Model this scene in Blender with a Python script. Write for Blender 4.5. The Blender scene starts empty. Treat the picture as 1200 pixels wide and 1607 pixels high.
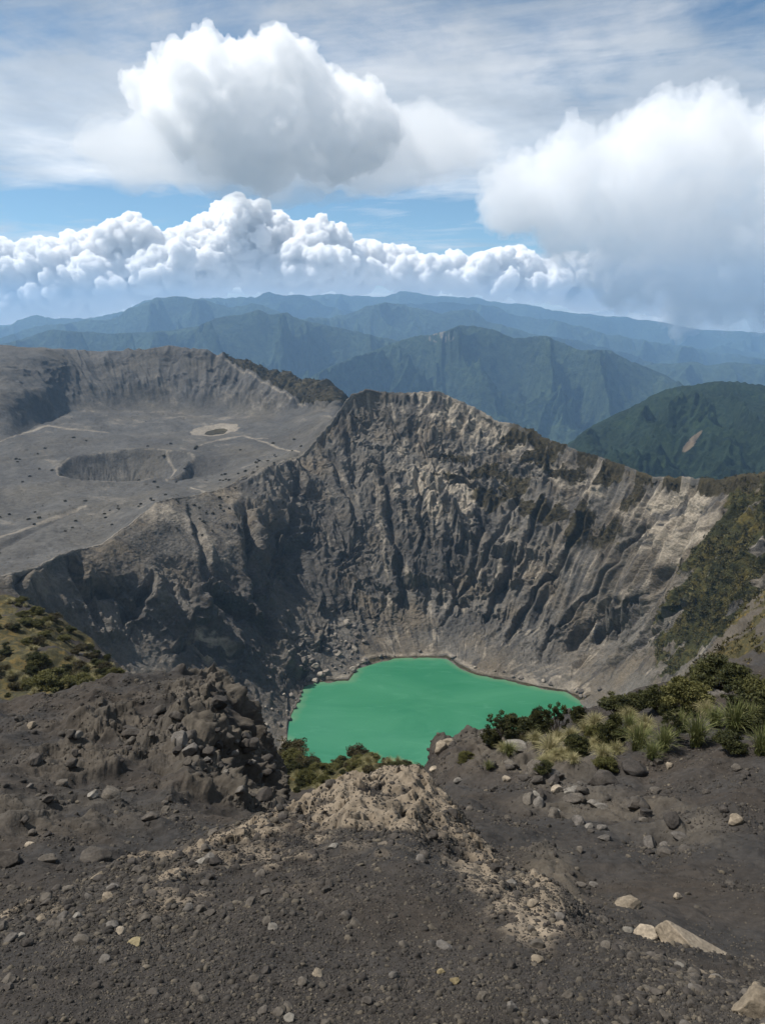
import bpy, math
import numpy as np
from mathutils import Vector, Matrix, Euler
f4 = np.float32
R = math.radians
scene = bpy.context.scene
C = scene.collection
rng = np.random.default_rng(7)

# ------------------------------------------------------------------ camera numbers (photo pixels, 1200 x 1607)
F = 1147.0; CX, CY = 600.0, 803.5
PITCH = R(14.96); ST, CT = math.sin(PITCH), math.cos(PITCH)
H = 250.0                       # camera height above the lake
def s_of_y(y):                  # tangent of the depression angle of a photo row (in the centre plane)
    v = (CY - np.asarray(y, float)) / F
    return -(-ST + v * CT) / (CT + v * ST)
def y_of_s(s):
    s = np.asarray(s, float); v = (ST - s * CT) / (CT + s * ST)
    return CY - v * F
def fwd_of_s(s):
    v = (ST - s * CT) / (CT + s * ST)
    return CT + v * ST
def world(x, s, Y):             # a point Y metres ahead
    return (x - CX) / F / fwd_of_s(s) * Y, Y, H - s * Y

# ------------------------------------------------------------------ noise
_p = np.random.default_rng(3).permutation(256).astype(np.int32); PERM = np.concatenate([_p, _p, _p])
_a = np.linspace(0, 2 * np.pi, 256, endpoint=False); G2 = np.stack([np.cos(_a), np.sin(_a)], 1).astype(f4)
_g = np.random.default_rng(5).normal(size=(256, 3)); G3 = (_g / np.linalg.norm(_g, axis=1)[:, None] * 1.2).astype(f4)
def n2(x, y, seed=0):
    x = np.asarray(x, np.float64) + seed * 17.31; y = np.asarray(y, np.float64) + seed * 7.77
    xi = np.floor(x); yi = np.floor(y)
    fx = (x - xi).astype(f4); fy = (y - yi).astype(f4)
    xi = xi.astype(np.int32) & 255; yi = yi.astype(np.int32) & 255
    u = fx * fx * fx * (fx * (fx * 6 - 15) + 10); v = fy * fy * fy * (fy * (fy * 6 - 15) + 10)
    def g(ix, iy, dx, dy):
        h = PERM[PERM[ix] + iy]; gg = G2[h]; return gg[..., 0] * dx + gg[..., 1] * dy
    x1 = (xi + 1) & 255; y1 = (yi + 1) & 255
    a = g(xi, yi, fx, fy); b = g(x1, yi, fx - 1, fy); c = g(xi, y1, fx, fy - 1); d = g(x1, y1, fx - 1, fy - 1)
    return ((a + u * (b - a)) * (1 - v) + (c + u * (d - c)) * v) * 1.5
def n3(x, y, z, seed=0):
    sh = np.broadcast(x, y, z).shape
    r = []
    for k, q in enumerate((x, y, z)):
        q = np.broadcast_to(np.asarray(q, np.float64), sh) + seed * (11.3 + 5.1 * k)
        i = np.floor(q); fr = (q - i).astype(f4); i = i.astype(np.int32) & 255
        r.append((i, fr, fr * fr * (3 - 2 * fr)))
    (xi, fx, u), (yi, fy, v), (zi, fz, w) = r
    def g(ix, iy, iz, dx, dy, dz):
        gg = G3[PERM[PERM[PERM[ix & 255] + (iy & 255)] + (iz & 255)]]
        return gg[..., 0] * dx + gg[..., 1] * dy + gg[..., 2] * dz
    out = 0
    for dz in (0, 1):
        a = g(xi, yi, zi + dz, fx, fy, fz - dz); b = g(xi + 1, yi, zi + dz, fx - 1, fy, fz - dz)
        c = g(xi, yi + 1, zi + dz, fx, fy - 1, fz - dz); d = g(xi + 1, yi + 1, zi + dz, fx - 1, fy - 1, fz - dz)
        q = (a + u * (b - a)) * (1 - v) + (c + u * (d - c)) * v
        out = out + q * (w if dz else 1 - w)
    return out * 1.25
def fbm2(x, y, sc, octv, seed=0, gain=.5, lac=2.03):
    o = 0; a = 1.0; f = 1.0 / sc
    for k in range(octv):
        o = o + a * n2(x * f, y * f, seed + k); a *= gain; f *= lac
    return o
def ridge(n): return 1 - 2 * np.abs(n)             # sharp ridges, in about -1..1
def rid2(x, y, sc, octv, seed=0, gain=.5, lac=2.03):
    o = 0; a = 1.0; f = 1.0 / sc; w = 1.0
    for k in range(octv):
        r = 1 - np.abs(n2(x * f, y * f, seed + k)) * 1.6; r = np.clip(r, 0, 1) ** 2 * w
        w = np.clip(r * 1.6, 0, 1); o = o + a * r; a *= gain; f *= lac
    return o
def cell2(x, y, seed=0):        # distance to nearest / second nearest jittered point, and the cell's random value
    xi = np.floor(x).astype(np.int32); yi = np.floor(y).astype(np.int32)
    d1 = np.full(np.shape(x), 9., f4); d2 = d1.copy(); cv = np.zeros(np.shape(x), f4)
    for dx in (-1, 0, 1):
        for dy in (-1, 0, 1):
            ix = xi + dx; iy = yi + dy
            h = PERM[PERM[(ix + seed * 31) & 255] + (iy & 255)]; h2 = PERM[h + 37]
            d = np.hypot(ix + .1 + .8 * h / 255. - x, iy + .1 + .8 * h2 / 255. - y).astype(f4)
            near = d < d1
            d2 = np.where(near, d1, np.minimum(d2, d)); cv = np.where(near, PERM[h + 91] / 255., cv); d1 = np.where(near, d, d1)
    return d1, d2, cv
def sstep(a, b, x):
    t = np.clip((np.asarray(x, float) - a) / (b - a), 0, 1); return t * t * (3 - 2 * t)

# ------------------------------------------------------------------ pchip
def pchip(xk, yk, x):
    xk = np.asarray(xk, float); yk = np.asarray(yk, float)
    h = np.diff(xk); d = np.diff(yk) / h
    m = np.zeros_like(yk)
    w1 = 2 * h[1:] + h[:-1]; w2 = h[1:] + 2 * h[:-1]
    ok = d[1:] * d[:-1] > 0
    with np.errstate(all='ignore'):
        m[1:-1] = np.where(ok, (w1 + w2) / (w1 / d[:-1] + w2 / d[1:]), 0)
    m[0], m[-1] = d[0], d[-1]
    x = np.clip(x, xk[0], xk[-1]); i = np.clip(np.searchsorted(xk, x, side='right') - 1, 0, len(xk) - 2)
    t = (x - xk[i]) / h[i]
    return ((2*t**3 - 3*t**2 + 1) * yk[i] + (t**3 - 2*t**2 + t) * h[i] * m[i] + (-2*t**3 + 3*t**2) * yk[i+1] + (t**3 - t**2) * h[i] * m[i+1])

# ------------------------------------------------------------------ structural lines of the land, near to far: (photo x, photo row, metres ahead)
SH = [(430,1190),(450,1165),(453,1132),(468,1100),(480,1072),(508,1069),(546,1067),(562,1046),(600,1034),(650,1031),(700,1031),(722,1046),(748,1058),(790,1066),(850,1079),(888,1085),(915,1100)]
SHL = [(x, y, 250.0 / float(s_of_y(y))) for x, y in SH]
LINES = [
 ('F0', 14, [(-500,2150,.9),(1700,2150,.9)]),
 ('F1', 60, [(-500,1620,2.45),(1700,1620,2.45)]),
 ('F2', 190, [(-500,1480,3.7),(0,1480,3.7),(700,1480,3.7),(850,1500,3.5),(1000,1540,3.0),(1160,1570,2.85),(1350,1590,2.75),(1700,1595,2.7)]),
 ('F3', 60, [(-500,1520,3.6),(-150,1470,4.0),(0,1450,4.3),(100,1405,5.2),(200,1360,6.3),(290,1335,7.5),(370,1310,8.6),(480,1270,11.0),(560,1240,12.6),(640,1236,12.9),(690,1270,11.2),(770,1340,8.2),(880,1400,5.9),(950,1450,4.8),(1050,1500,4.0),(1160,1535,3.6),(1350,1570,3.4),(1700,1580,3.4)]),
 ('F4', 170, [(-500,1500,5),(0,1440,5.8),(200,1352,8.6),(370,1306,11.2),(480,1276,14.2),(560,1254,16.4),(640,1252,17),(700,1284,13.6),(770,1338,10),(880,1394,7.6),(1000,1450,6),(1160,1500,5.5),(1350,1540,5),(1700,1560,5)]),
 ('F5', 110, [(-500,1330,10),(0,1320,10),(200,1290,12.5),(350,1280,14.5),(430,1282,17),(500,1278,19.4),(560,1264,21.4),(640,1258,21.6),(700,1244,17),(770,1280,14),(880,1310,12),(1000,1312,11.5),(1160,1300,11),(1350,1300,11),(1700,1300,11)]),
 ('F6', 110, [(-500,1230,16),(0,1200,17.5),(200,1160,20.5),(300,1145,22),(350,1172,21.8),(400,1240,21.5),(440,1285,21.5),(500,1270,25),(560,1256,26.5),(640,1246,25.6),(690,1200,21),(770,1210,19),(900,1210,18),(1000,1200,17.5),(1160,1170,17.5),(1350,1150,17),(1700,1140,17)]),
 ('F7', 130, [(-500,1160,24),(-150,1135,25),(0,1110,26),(100,1085,27),(200,1063,28),(260,1060,28.2),(320,1067,28),(345,1085,27.2),(370,1120,26.5),(400,1180,26),(425,1225,25.6),(443,1274,25.5),(475,1264,30),(520,1256,33),(560,1248,33),(640,1236,30),(668,1203,26),(690,1170,25),(720,1162,25),(800,1150,25),(900,1120,26),(1000,1090,27),(1100,1068,27),(1200,1045,27),(1350,1010,27),(1700,980,27)]),
 ('G0', 24, [(-500,1180,38),(0,1150,40),(200,1130,42),(320,1150,42),(400,1250,40),(440,1282,38),(500,1250,42),(560,1243,42),(650,1262,42),(690,1300,38),(900,1300,42),(1100,1260,45),(1200,1200,50),(1350,1150,50),(1700,1100,50)]),
 ('G1', 60, [(-500,1060,72),(-150,1060,72),(0,1072,68),(100,1087,66),(170,1098,66),(250,1160,62),(350,1190,58),(395,1228,52),(450,1236,48),(520,1233,46),(600,1224,46),(660,1250,46),(700,1300,46),(900,1300,55),(1000,1250,60),(1100,1130,75),(1200,1040,80),(1350,960,80),(1700,900,80)]),
 ('G2', 90, [(-500,860,120),(-150,905,120),(0,933,110),(60,950,106),(120,988,100),(160,1045,93),(185,1085,88),(250,1140,78),(320,1165,70),(380,1178,64),(400,1170,62),(450,1184,60),(480,1192,59),(510,1209,58),(535,1200,58),(565,1187,60),(600,1192,60),(640,1203,59),(665,1225,58),(700,1250,60),(900,1270,70),(1000,1190,85),(1060,1110,95),(1100,1063,105),(1150,1000,122),(1200,938,138),(1350,850,150),(1700,800,160)]),
 ('G3', 20, [(-500,1000,220),(-150,1050,220),(0,1060,215),(100,1090,210),(180,1140,200),(250,1190,190),(350,1235,180),(500,1275,175),(640,1290,175),(800,1290,180),(900,1250,190),(1000,1180,200),(1100,1105,200),(1200,1060,200),(1350,1050,200),(1700,1000,210)]),
 ('G4', 30, [(-500,980,290),(-150,990,290),(0,1010,300),(100,1050,320),(200,1085,340),(300,1150,345),(380,1215,340),(430,1280,330),(500,1320,320),(800,1320,320),(880,1290,340),(950,1185,365),(1000,1125,360),(1050,1095,320),(1100,1082,280),(1200,1046,235),(1350,1040,230),(1700,1000,230)]),
 ('G5', 110, [(-500,960,310),(-150,960,310),(0,985,330),(100,1030,355),(200,1068,375),(260,1068,400),(300,1075,415),(340,1120,405),(400,1190,375)] + SHL + [(950,1090,440),(1000,1086,412),(1050,1075,370),(1100,1063,325),(1200,1040,252),(1350,1035,240),(1700,990,240)]),
 ('G6', 150, [(-500,940,325),(-150,945,325),(0,945,342),(100,945,385),(200,930,425),(250,920,438),(300,915,450),(350,960,458),(400,1000,462),(450,1000,480),(500,990,510),(550,985,535),(600,975,545),(700,972,550),(800,990,538),(900,1025,505),(950,1020,480),(1000,1000,455),(1100,970,385),(1200,930,305),(1350,900,300),(1700,880,300)]),
 ('G7', 150, [(-500,930,335),(-150,932,335),(0,918,348),(100,905,400),(200,875,445),(300,845,492),(350,845,505),(400,858,512),(450,872,550),(500,855,582),(600,830,600),(700,820,602),(800,830,582),(900,860,542),(1000,870,492),(1100,900,408),(1200,880,338),(1350,870,330),(1700,850,330)]),
 ('G8', 110, [(-500,925,342),(-150,927,342),(0,911,351),(100,889,407),(200,846,460),(250,815,492),(300,805,525),(350,800,550),(400,790,572),(450,765,612),(500,735,645),(550,710,662),(575,705,668),(650,712,662),(700,710,657),(800,740,622),(900,770,577),(1000,800,517),(1100,815,442),(1200,820,372),(1350,790,366),(1700,780,366)]),
 ('C',  60, [(-500,920,350),(-150,918,350),(0,904,356),(60,888,385),(110,868,420),(150,858,445),(210,817,485),(250,785,520),(330,771,570),(400,744,620),(470,714,665),(520,662,690),(555,617,702),(578,607,705),(620,617,702),(650,616,700),(675,612,697),(700,620,693),(750,641,675),(800,664,652),(900,703,605),(950,722,575),(1000,736,545),(1050,746,508),(1100,750,475),(1150,750,450),(1200,738,420),(1350,700,400),(1700,660,400)]),
 ('P0', 120, [(-500,900,410),(-150,892,410),(0,880,425),(100,857,460),(150,848,480),(210,808,515),(250,781,545),(330,766,600),(400,738,650),(470,706,695),(520,659,712),(555,650,722),(578,660,725),(700,700,722),(800,740,680),(900,780,630),(1000,800,575),(1100,800,505),(1150,800,480),(1200,790,450),(1350,750,430),(1700,700,430)]),
 ('P1', 120, [(-500,790,560),(-150,790,560),(0,790,585),(100,770,635),(200,765,655),(300,748,690),(400,716,765),(470,690,800),(520,662,800),(555,680,800),(578,700,800),(700,800,800),(900,900,750),(1100,900,650),(1350,900,600),(1700,900,600)]),
 ('P2', 100, [(-500,720,760),(-150,720,800),(0,694,870),(60,668,980),(130,647,1100),(250,643,1160),(350,652,1120),(430,654,1060),(480,646,1000),(520,648,940),(555,690,900),(578,720,900),(700,900,1000),(900,1000,1000),(1100,1000,900),(1700,1000,900)]),
 ('P3', 100, [(-500,640,900),(-150,640,940),(0,622,980),(60,612,1050),(130,600,1180),(250,596,1220),(350,605,1180),(430,626,1110),(480,636,1040),(520,634,990),(555,690,980),(578,760,980),(700,950,1100),(1100,1100,1000),(1700,1100,1000)]),
 ('P4', 30, [(-500,530,1150),(-150,536,1150),(0,541,1180),(60,546,1200),(130,550,1280),(200,553,1300),(235,548,1300),(265,543,1300),(310,549,1280),(360,562,1250),(400,574,1220),(450,590,1180),(500,602,1140),(530,612,1110),(550,650,1110),(578,760,1110),(700,1000,1200),(1100,1150,1100),(1700,1150,1100)]),
 ('P5', 12, [(-500,850,1500),(0,850,1500),(530,900,1450),(578,1000,1400),(1100,1150,1300),(1700,1150,1300)]),
 ('P6', 0, [(-500,1000,2000),(1700,1100,2000)]),
]
LI = {l[0]: k for k, l in enumerate(LINES)}
QUAL = 1.0
xs = np.concatenate([np.linspace(-500, -40, 70, endpoint=False), np.linspace(-40, 1240, int(1060 * QUAL), endpoint=False), np.linspace(1240, 1700, 71)])
NX = len(xs)
def jit(name, sc, a, seed):     # natural wobble of a line's row
    return a * (n2(xs / sc, np.zeros(NX) + .5, seed) + .5 * n2(xs / sc * 2.1, np.zeros(NX) + 3.5, seed) + .25 * n2(xs / sc * 4.3, np.zeros(NX) + 7.5, seed))
LY, LZ, LS = [], [], []
for k, (nm, n, nodes) in enumerate(LINES):
    a = np.array(nodes, float)
    y = pchip(a[:, 0], a[:, 1], xs); Y = np.exp(pchip(a[:, 0], np.log(a[:, 2]), xs))
    if nm == 'G5': y = .25 * y + .75 * np.interp(xs, a[:, 0], a[:, 1]); Y = .25 * Y + .75 * np.exp(np.interp(xs, a[:, 0], np.log(a[:, 2])))
    if nm in ('F3', 'F7', 'C', 'P4', 'G2', 'G5'): y = y + jit(nm, 90 if nm == 'F3' else 45, {'F3': 4, 'F7': 4, 'C': 3.5, 'P4': 2, 'G2': 3, 'G5': 4}[nm], k)
    s = s_of_y(y)
    if nm == 'G5':
        y0, Y0 = y, Y
    LY.append(Y); LS.append(s); LZ.append(-s * Y)
LY = np.array(LY); LZ = np.array(LZ)
# rows
rows_t = []
for k in range(len(LINES) - 1):
    n = max(2, int(LINES[k][1] * QUAL))
    rows_t.append(k + np.arange(n) / n)
rows_t = np.concatenate(rows_t + [[len(LINES) - 1.0]]); NR = len(rows_t)
kk = np.arange(len(LINES), dtype=float)
def loft(A, lin):
    h = 1.0; d = np.diff(A, axis=0); m = np.zeros_like(A)
    with np.errstate(all='ignore'):
        m[1:-1] = np.where(d[1:] * d[:-1] > 0, 2 / (1 / d[:-1] + 1 / d[1:]), 0)
    m[0], m[-1] = d[0], d[-1]
    i = np.clip(rows_t.astype(int), 0, len(LINES) - 2); t = (rows_t - i)[:, None]
    sm = (2*t**3 - 3*t**2 + 1) * A[i] + (t**3 - 2*t**2 + t) * m[i] + (-2*t**3 + 3*t**2) * A[i+1] + (t**3 - t**2) * m[i+1]
    li = A[i] + t * (A[i+1] - A[i])
    return lin * li + (1 - lin) * sm
BY = loft(LY, .6); BZr = loft(LZ, .6)
BX = (xs[None, :] - CX) / F / fwd_of_s(-BZr / BY) * BY
BZ = BZr + H
T = np.repeat(rows_t[:, None], NX, 1); XS = np.repeat(xs[None, :], NR, 0)
PYB = y_of_s(-BZr / BY)          # row each base point would have
def span(a, b, fa=.35, fb=.35):  # 1 between two lines, fading
    return sstep(LI[a] - fa, LI[a] + fa * 0 + .001, T) * (1 - sstep(LI[b] - .001, LI[b] + fb, T))
def normals(X, Y, Z):
    dux, duy, duz = (np.gradient(q, axis=1) for q in (X, Y, Z)); dvx, dvy, dvz = (np.gradient(q, axis=0) for q in (X, Y, Z))
    nx = duy * dvz - duz * dvy; ny = duz * dvx - dux * dvz; nz = dux * dvy - duy * dvx
    l = np.sqrt(nx**2 + ny**2 + nz**2) + 1e-12
    sg = np.where(nz < 0, -1, 1)
    return nx / l * sg, ny / l * sg, nz / l * sg
def ell(cx, cy, rx, ry, rot=0, soft=.5):   # an elliptic patch of the land, found from where it lies in the view
    dx = XS - cx; dy = PYB - cy; c, s_ = math.cos(R(rot)), math.sin(R(rot))
    d = np.hypot((dx * c + dy * s_) / rx, (-dx * s_ + dy * c) / ry)
    return 1 - sstep(1 - soft, 1 + soft, d)
def between(a, b): return (T >= LI[a] - .02) & (T <= LI[b] + .02)

# masks painted on the land (colour of the stuff itself; some dark patches on the crater wall paint in shade)
M_tan = np.zeros((NR, NX), f4); M_veg = M_tan.copy(); M_rock = M_tan.copy(); M_dark = M_tan.copy(); M_brown = M_tan.copy()
DX = np.zeros((NR, NX)); DY = DX.copy(); DZ = DX.copy()
def sub(a, b):
    i0 = int(np.searchsorted(rows_t, LI[a] - 1e-6)); i1 = int(np.searchsorted(rows_t, LI[b] + 1e-6)); return slice(i0, i1)
NXv, NYv, NZv = normals(BX, BY, BZ)
def push(r, amt):
    DX[r] += NXv[r] * amt; DY[r] += NYv[r] * amt; DZ[r] += NZv[r] * amt

# ---- crater bowl: gullies run down towards the lake
r = sub('G4', 'P0'); X, Y, Z, t, x, py = BX[r], BY[r], BZ[r], T[r], XS[r], PYB[r]
LX, LYc = 40.0, 430.0
th = np.arctan2(X - LX, Y - LYc); rr = np.hypot(X - LX, Y - LYc)
up = np.clip((t - LI['G5']) / (LI['C'] - LI['G5']), 0, 1)
wall = sstep(0.06, .3, up) * (1 - .8 * sstep(.9, 1.0, up)) * (1 - sstep(0, .35, t - LI['C']))
cq = sstep(760, 900, x)
wth = th + (.10 - .05 * cq) * n2(X / 75, Y / 75, 1) + (.04 - .03 * cq) * n2(X / 28, Y / 28, 2)
lr = np.log(np.maximum(rr, 20))
g = 0
for fr, am, ls, sd in ((2.6, 25, 1.0, 11), (5.5, 14, .7, 12), (12, 7.0, .55, 13), (26, 3.6, .5, 14), (54, 2.2, .5, 15), (110, 1.0, .4, 16)):
    w = n2(wth * fr, lr / ls * 2, sd)
    w2 = n2(wth * fr * .5, lr / ls, sd + 20)
    k = sstep(-.3, .3, w2)
    shape = k * (np.sqrt(w * w + .004) * 2 - .5) + (1 - k) * (.5 - np.sqrt(w * w + .004) * 2)
    pan = sstep(-.35, .3, n2(X / 60 + 3, (Y + Z) / 60, 190 + sd)) if fr > 20 else 1
    g = g + am * shape * pan * (sstep(640, 820, x) if fr > 40 else (1 - .35 * cq) if fr < 8 else 1)
leftside = 1 - sstep(330, 520, x)
softL = (1 - sstep(340, 450, x)) * sstep(.24, .46, up)
chute = sstep(760, 900, x) * sstep(.1, .25, up)
wall = wall * (1 - .86 * softL)
push(r, g * wall * .66 + wall * (1 - .75 * chute) * (5 * n3(X / 40, Y / 40, Z / 36, 60) + 1.6 * n3(X / 16, Y / 16, Z / 15, 61) + .5 * n3(X / 7, Y / 7, Z / 7, 62)))
sl_ = softL * (t > LI['G6']) * (t < LI['C'])
M_tan[r] = np.maximum(M_tan[r], sl_ * np.clip(.22 + .3 * fbm2(X, Y, 45, 4, 195), 0, .5))
# crags: outcrops of hard rock
crag = 0 * X
for a in ((700,770,120,70,20,.5),(690,870,90,45,0,.5),(430,860,70,110,10,.5),(350,960,75,140,10,.4),(590,700,50,60,0,.6),(735,975,60,28,0,.5),(900,1050,90,45,25,.5),
          (860,720,110,40,25,.6),(1000,960,60,60,0,.6),(480,1000,70,50,0,.6),(560,880,70,70,0,.6),(285,950,45,110,-20,.5),(150,930,110,50,30,.6),(1050,790,80,40,-20,.6),(820,870,60,60,0,.8)):
    crag = np.maximum(crag, ell(*a)[r])
crag = crag * (1 - .8 * softL) * (1 - .5 * chute) * sstep(-.35, .25, fbm2(X, Y + Z, 28, 3, 40) + .1) * (1 - sstep(0, .3, t - LI['C'])) * sstep(.03, .12, up)
q = 0
for sc, am in ((30, 7.0), (13, 4.0), (6, 2.2), (2.8, 1.1), (1.4, .5)):
    q = q + am * (.5 - np.abs(n3(X / sc, Y / sc, Z / sc * .7, int(sc * 10))) * 2)
tr = Z / 9 + 1.2 * n2(X / 30, Y / 30, 50) + .1 * X / 9
terr = np.abs((tr % 1) - .5) * 2
push(r, crag * (q + 2.2 * (terr ** .5 - .6)))
M_rock[r] = np.maximum(M_rock[r], crag)
# rain: drops run down the walls, cut gullies and lay fans at their feet
GX0, GY0, GS, GW, GH = -330.0, 285.0, 1.25, 600, 400
def erode():
    Xe, Ye, Ze = BX[r] + DX[r], BY[r] + DY[r], BZ[r] + DZ[r]
    ix = ((Xe - GX0) / GS).astype(int); iy = ((Ye - GY0) / GS).astype(int)
    ok = (ix >= 0) & (ix < GW) & (iy >= 0) & (iy < GH)
    idx = (iy * GW + ix)[ok]
    cnt = np.bincount(idx, minlength=GW * GH).astype(float); sm = np.bincount(idx, Ze[ok], minlength=GW * GH)
    hm = np.where(cnt > 0, sm / np.maximum(cnt, 1), np.nan).reshape(GH, GW)
    for _ in range(40):
        bad = np.isnan(hm)
        if not bad.any(): break
        pd = np.pad(hm, 1, constant_values=np.nan)
        st = np.stack([pd[:-2, 1:-1], pd[2:, 1:-1], pd[1:-1, :-2], pd[1:-1, 2:]])
        c_ = (~np.isnan(st)).sum(0); v_ = np.nansum(st, 0)
        hm = np.where(bad & (c_ > 0), v_ / np.maximum(c_, 1), hm)
    hm = np.where(np.isnan(hm), 0, hm)
    h0 = hm.copy(); hf = hm.ravel() / GS
    g = np.random.default_rng(11)
    N = 16000
    def bil(px, py):
        jx = px.astype(int); jy = py.astype(int); u = px - jx; v = py - jy; k = jy * GW + jx
        a, b, c, d = hf[k], hf[k + 1], hf[k + GW], hf[k + GW + 1]
        return a*(1-u)*(1-v)+b*u*(1-v)+c*(1-u)*v+d*u*v, (b-a)*(1-v)+(d-c)*v, (c-a)*(1-u)+(d-b)*u, k, u, v
    for batch in range(26):
        px = g.uniform(2, GW - 3, N); py = g.uniform(2, GH - 3, N); dx = np.zeros(N); dy = np.zeros(N); vel = np.ones(N); wat = np.ones(N); sed = np.zeros(N)
        hh, gx, gy, k, u, v = bil(px, py)
        for st_ in range(64):
            dx = dx * .25 - gx * .75; dy = dy * .25 - gy * .75
            l = np.hypot(dx, dy) + 1e-9; dx /= l; dy /= l
            nx_ = np.clip(px + dx, 1, GW - 3); ny_ = np.clip(py + dy, 1, GH - 3)
            h2, gx2, gy2, k2, u2, v2 = bil(nx_, ny_)
            dh = h2 - hh
            cap = np.maximum(-dh, .01) * vel * wat * 3.0
            dep = np.where(dh > 0, np.minimum(dh, sed), np.where(sed > cap, (sed - cap) * .25, 0))
            ero = np.where((dh <= 0) & (sed <= cap), np.minimum((cap - sed) * .22, -dh), 0)
            net = np.where(h2 * GS < .2, 0, dep - ero)
            for kk_, w_ in ((k, (1-u)*(1-v)), (k + 1, u*(1-v)), (k + GW, (1-u)*v), (k + GW + 1, u*v)):
                hf[:] += np.bincount(kk_, net * w_, minlength=GW * GH)[:GW * GH]
            sed = sed - net; vel = np.sqrt(np.clip(vel * vel - dh * 1.5, .05, 9)); wat *= .985
            px, py, hh, gx, gy, k, u, v = nx_, ny_, h2, gx2, gy2, k2, u2, v2
    d = hf.reshape(GH, GW) * GS - h0
    for _ in range(1): d = (d * 2 + np.roll(d, 1, 0) + np.roll(d, -1, 0) + np.roll(d, 1, 1) + np.roll(d, -1, 1)) / 6
    fx = np.clip((Xe - GX0) / GS - .5, 0, GW - 2.01); fy = np.clip((Ye - GY0) / GS - .5, 0, GH - 2.01)
    jx = fx.astype(int); jy = fy.astype(int); u = fx - jx; v = fy - jy
    v = d[jy, jx]*(1-u)*(1-v)+d[jy, jx+1]*u*(1-v)+d[jy+1, jx]*(1-u)*v+d[jy+1, jx+1]*u*v
    return np.where(v < 0, -9 * np.tanh(-v / 9), 6 * np.tanh(v / 6)) * ok
er = erode()
print('erosion', float(er.min()), float(er.max()), float(np.abs(er).mean()))
DZ[r] += er * 1.25 * (1 - .8 * softL) * (1 - sstep(-.04, .04, t - LI['C'])) * sstep(-.8, .2, t - LI['G5'])
M_ero = np.zeros((NR, NX), f4); M_ero[r] = er
# everything on the walls: small broken relief
base = sstep(0, .1, up) * (1 - sstep(.1, .6, t - LI['C']))
cz_ = base * (1 - .85 * softL) * (1 - .6 * chute) * sstep(.05, .2, up)
push(r, cz_ * (1.3 * (.42 - np.abs(n3(X / 7.5, Y / 7.5, Z / 11, 73)) * 1.6) + .9 * (.4 - np.abs(n3(X / 3.4, Y / 3.4, Z / 5, 74)) * 1.6) + .5 * (.4 - np.abs(n3(X / 1.6, Y / 1.6, Z / 2.2, 75)) * 1.6)))
push(r, base * (.5 * n3(X / 9, Y / 9, Z / 9, 70) + .35 * (.4 - np.abs(n3(X / 4, Y / 4, Z / 4, 71))) + .3 * n3(X / 1.8, Y / 1.8, Z / 1.8, 72)))
shz = (t >= LI['G5'] - .01) & (x > 436) & (x < 925)
M_brown[r] = np.maximum(M_brown[r], .8 * shz * (1 - sstep(.0, .035, t - LI['G5']))); M_tan[r] = np.maximum(M_tan[r], .42 * shz * (1 - sstep(.05, .22, t - LI['G5'])) * sstep(.03, .05, t - LI['G5']))
# the deep cleft left of the peak and the gully right of it
for (px0, py0, px1, py1, wdt, dep) in ((385,790,425,990,11,16),(600,720,640,960,9,7),(545,690,560,760,10,7),(805,840,780,960,8,7),(890,820,840,1000,8,6),(980,900,900,1030,8,6),(235,905,190,960,9,7),(120,880,150,960,10,8),(760,750,745,900,5,5),(850,770,760,990,5,7),(930,780,800,1010,5,7),(1010,800,850,1030,5,6),(1060,850,900,1060,6,6),(1100,900,950,1070,6,6),(655,740,665,850,4,5),(505,680,560,800,6,6),(470,740,440,860,6,5),(700,860,725,970,5,6),(300,800,330,900,6,5),(880,740,850,800,5,4),(1040,790,1000,900,5,5),(815,760,700,985,5,5),(40,890,20,940,8,6)):
    tt = np.clip((py - py0) / (py1 - py0), 0, 1); cx = px0 + (px1 - px0) * tt + 7 * n2(py / 30, py * 0, px0 % 50)
    inr = sstep(py0 - 15, py0 + 15, py) * (1 - sstep(py1 - 20, py1 + 20, py))
    push(r, dep * (.35 * np.exp(-((np.abs(x - cx) - wdt * 1.6) / wdt) ** 2) - np.exp(-np.abs((x - cx) / wdt) ** 1.4)) * inr * (1 - sstep(-.05, .05, t - LI['C'])))

# ---- plain and the far bowl
r = sub('C', 'P3'); X, Y, t, x = BX[r], BY[r], T[r], XS[r]
pl = sstep(0.05, .5, t - LI['C']) * (1 - sstep(600, 640, x))
e = np.hypot((X + 265) / 62, (Y - 745) / 78) * (1 + .12 * n2(X / 60, Y / 60, 80) + .04 * n2(X / 14, Y / 14, 81))
pit = np.where(e < 1, -27 * (1 - e ** 2.2), 0) + 2.5 * np.exp(-((e - 1.06) / .09) ** 2) - 3.0 * np.clip(1 - e, 0, 1) * 0
wallp = np.clip(e, 0, 1) * np.clip(1.02 - e, 0, 1) * 4
pit = pit + wallp * 1.6 * ridge(n2(np.arctan2(X + 265, Y - 745) * 7, e * 2, 82)) + wallp * 1.0 * (1 + n2(X / 12, Y / 12, 157)) * ridge(n2(np.arctan2(X + 265, Y - 745) * 18, e * 3, 83))
e2 = np.hypot((X + 190) / 42, (Y - 735) / 55) * (1 + .2 * n2(X / 40, Y / 40, 84))
pit2 = np.where(e2 < 1, -17 * (1 - e2 ** 2), 0) * sstep(.95, 1.1, e)
DZ[r] += pl * (pit + pit2 + 3.0 * fbm2(X, Y, 120, 3, 85) + .9 * fbm2(X, Y, 30, 3, 86) + .25 * fbm2(X, Y, 6, 2, 87))
sv = -.08 + fbm2((X + .6 * Y) / 1.0, (Y - .35 * X) * .28, 46, 5, 150, .6)
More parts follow.
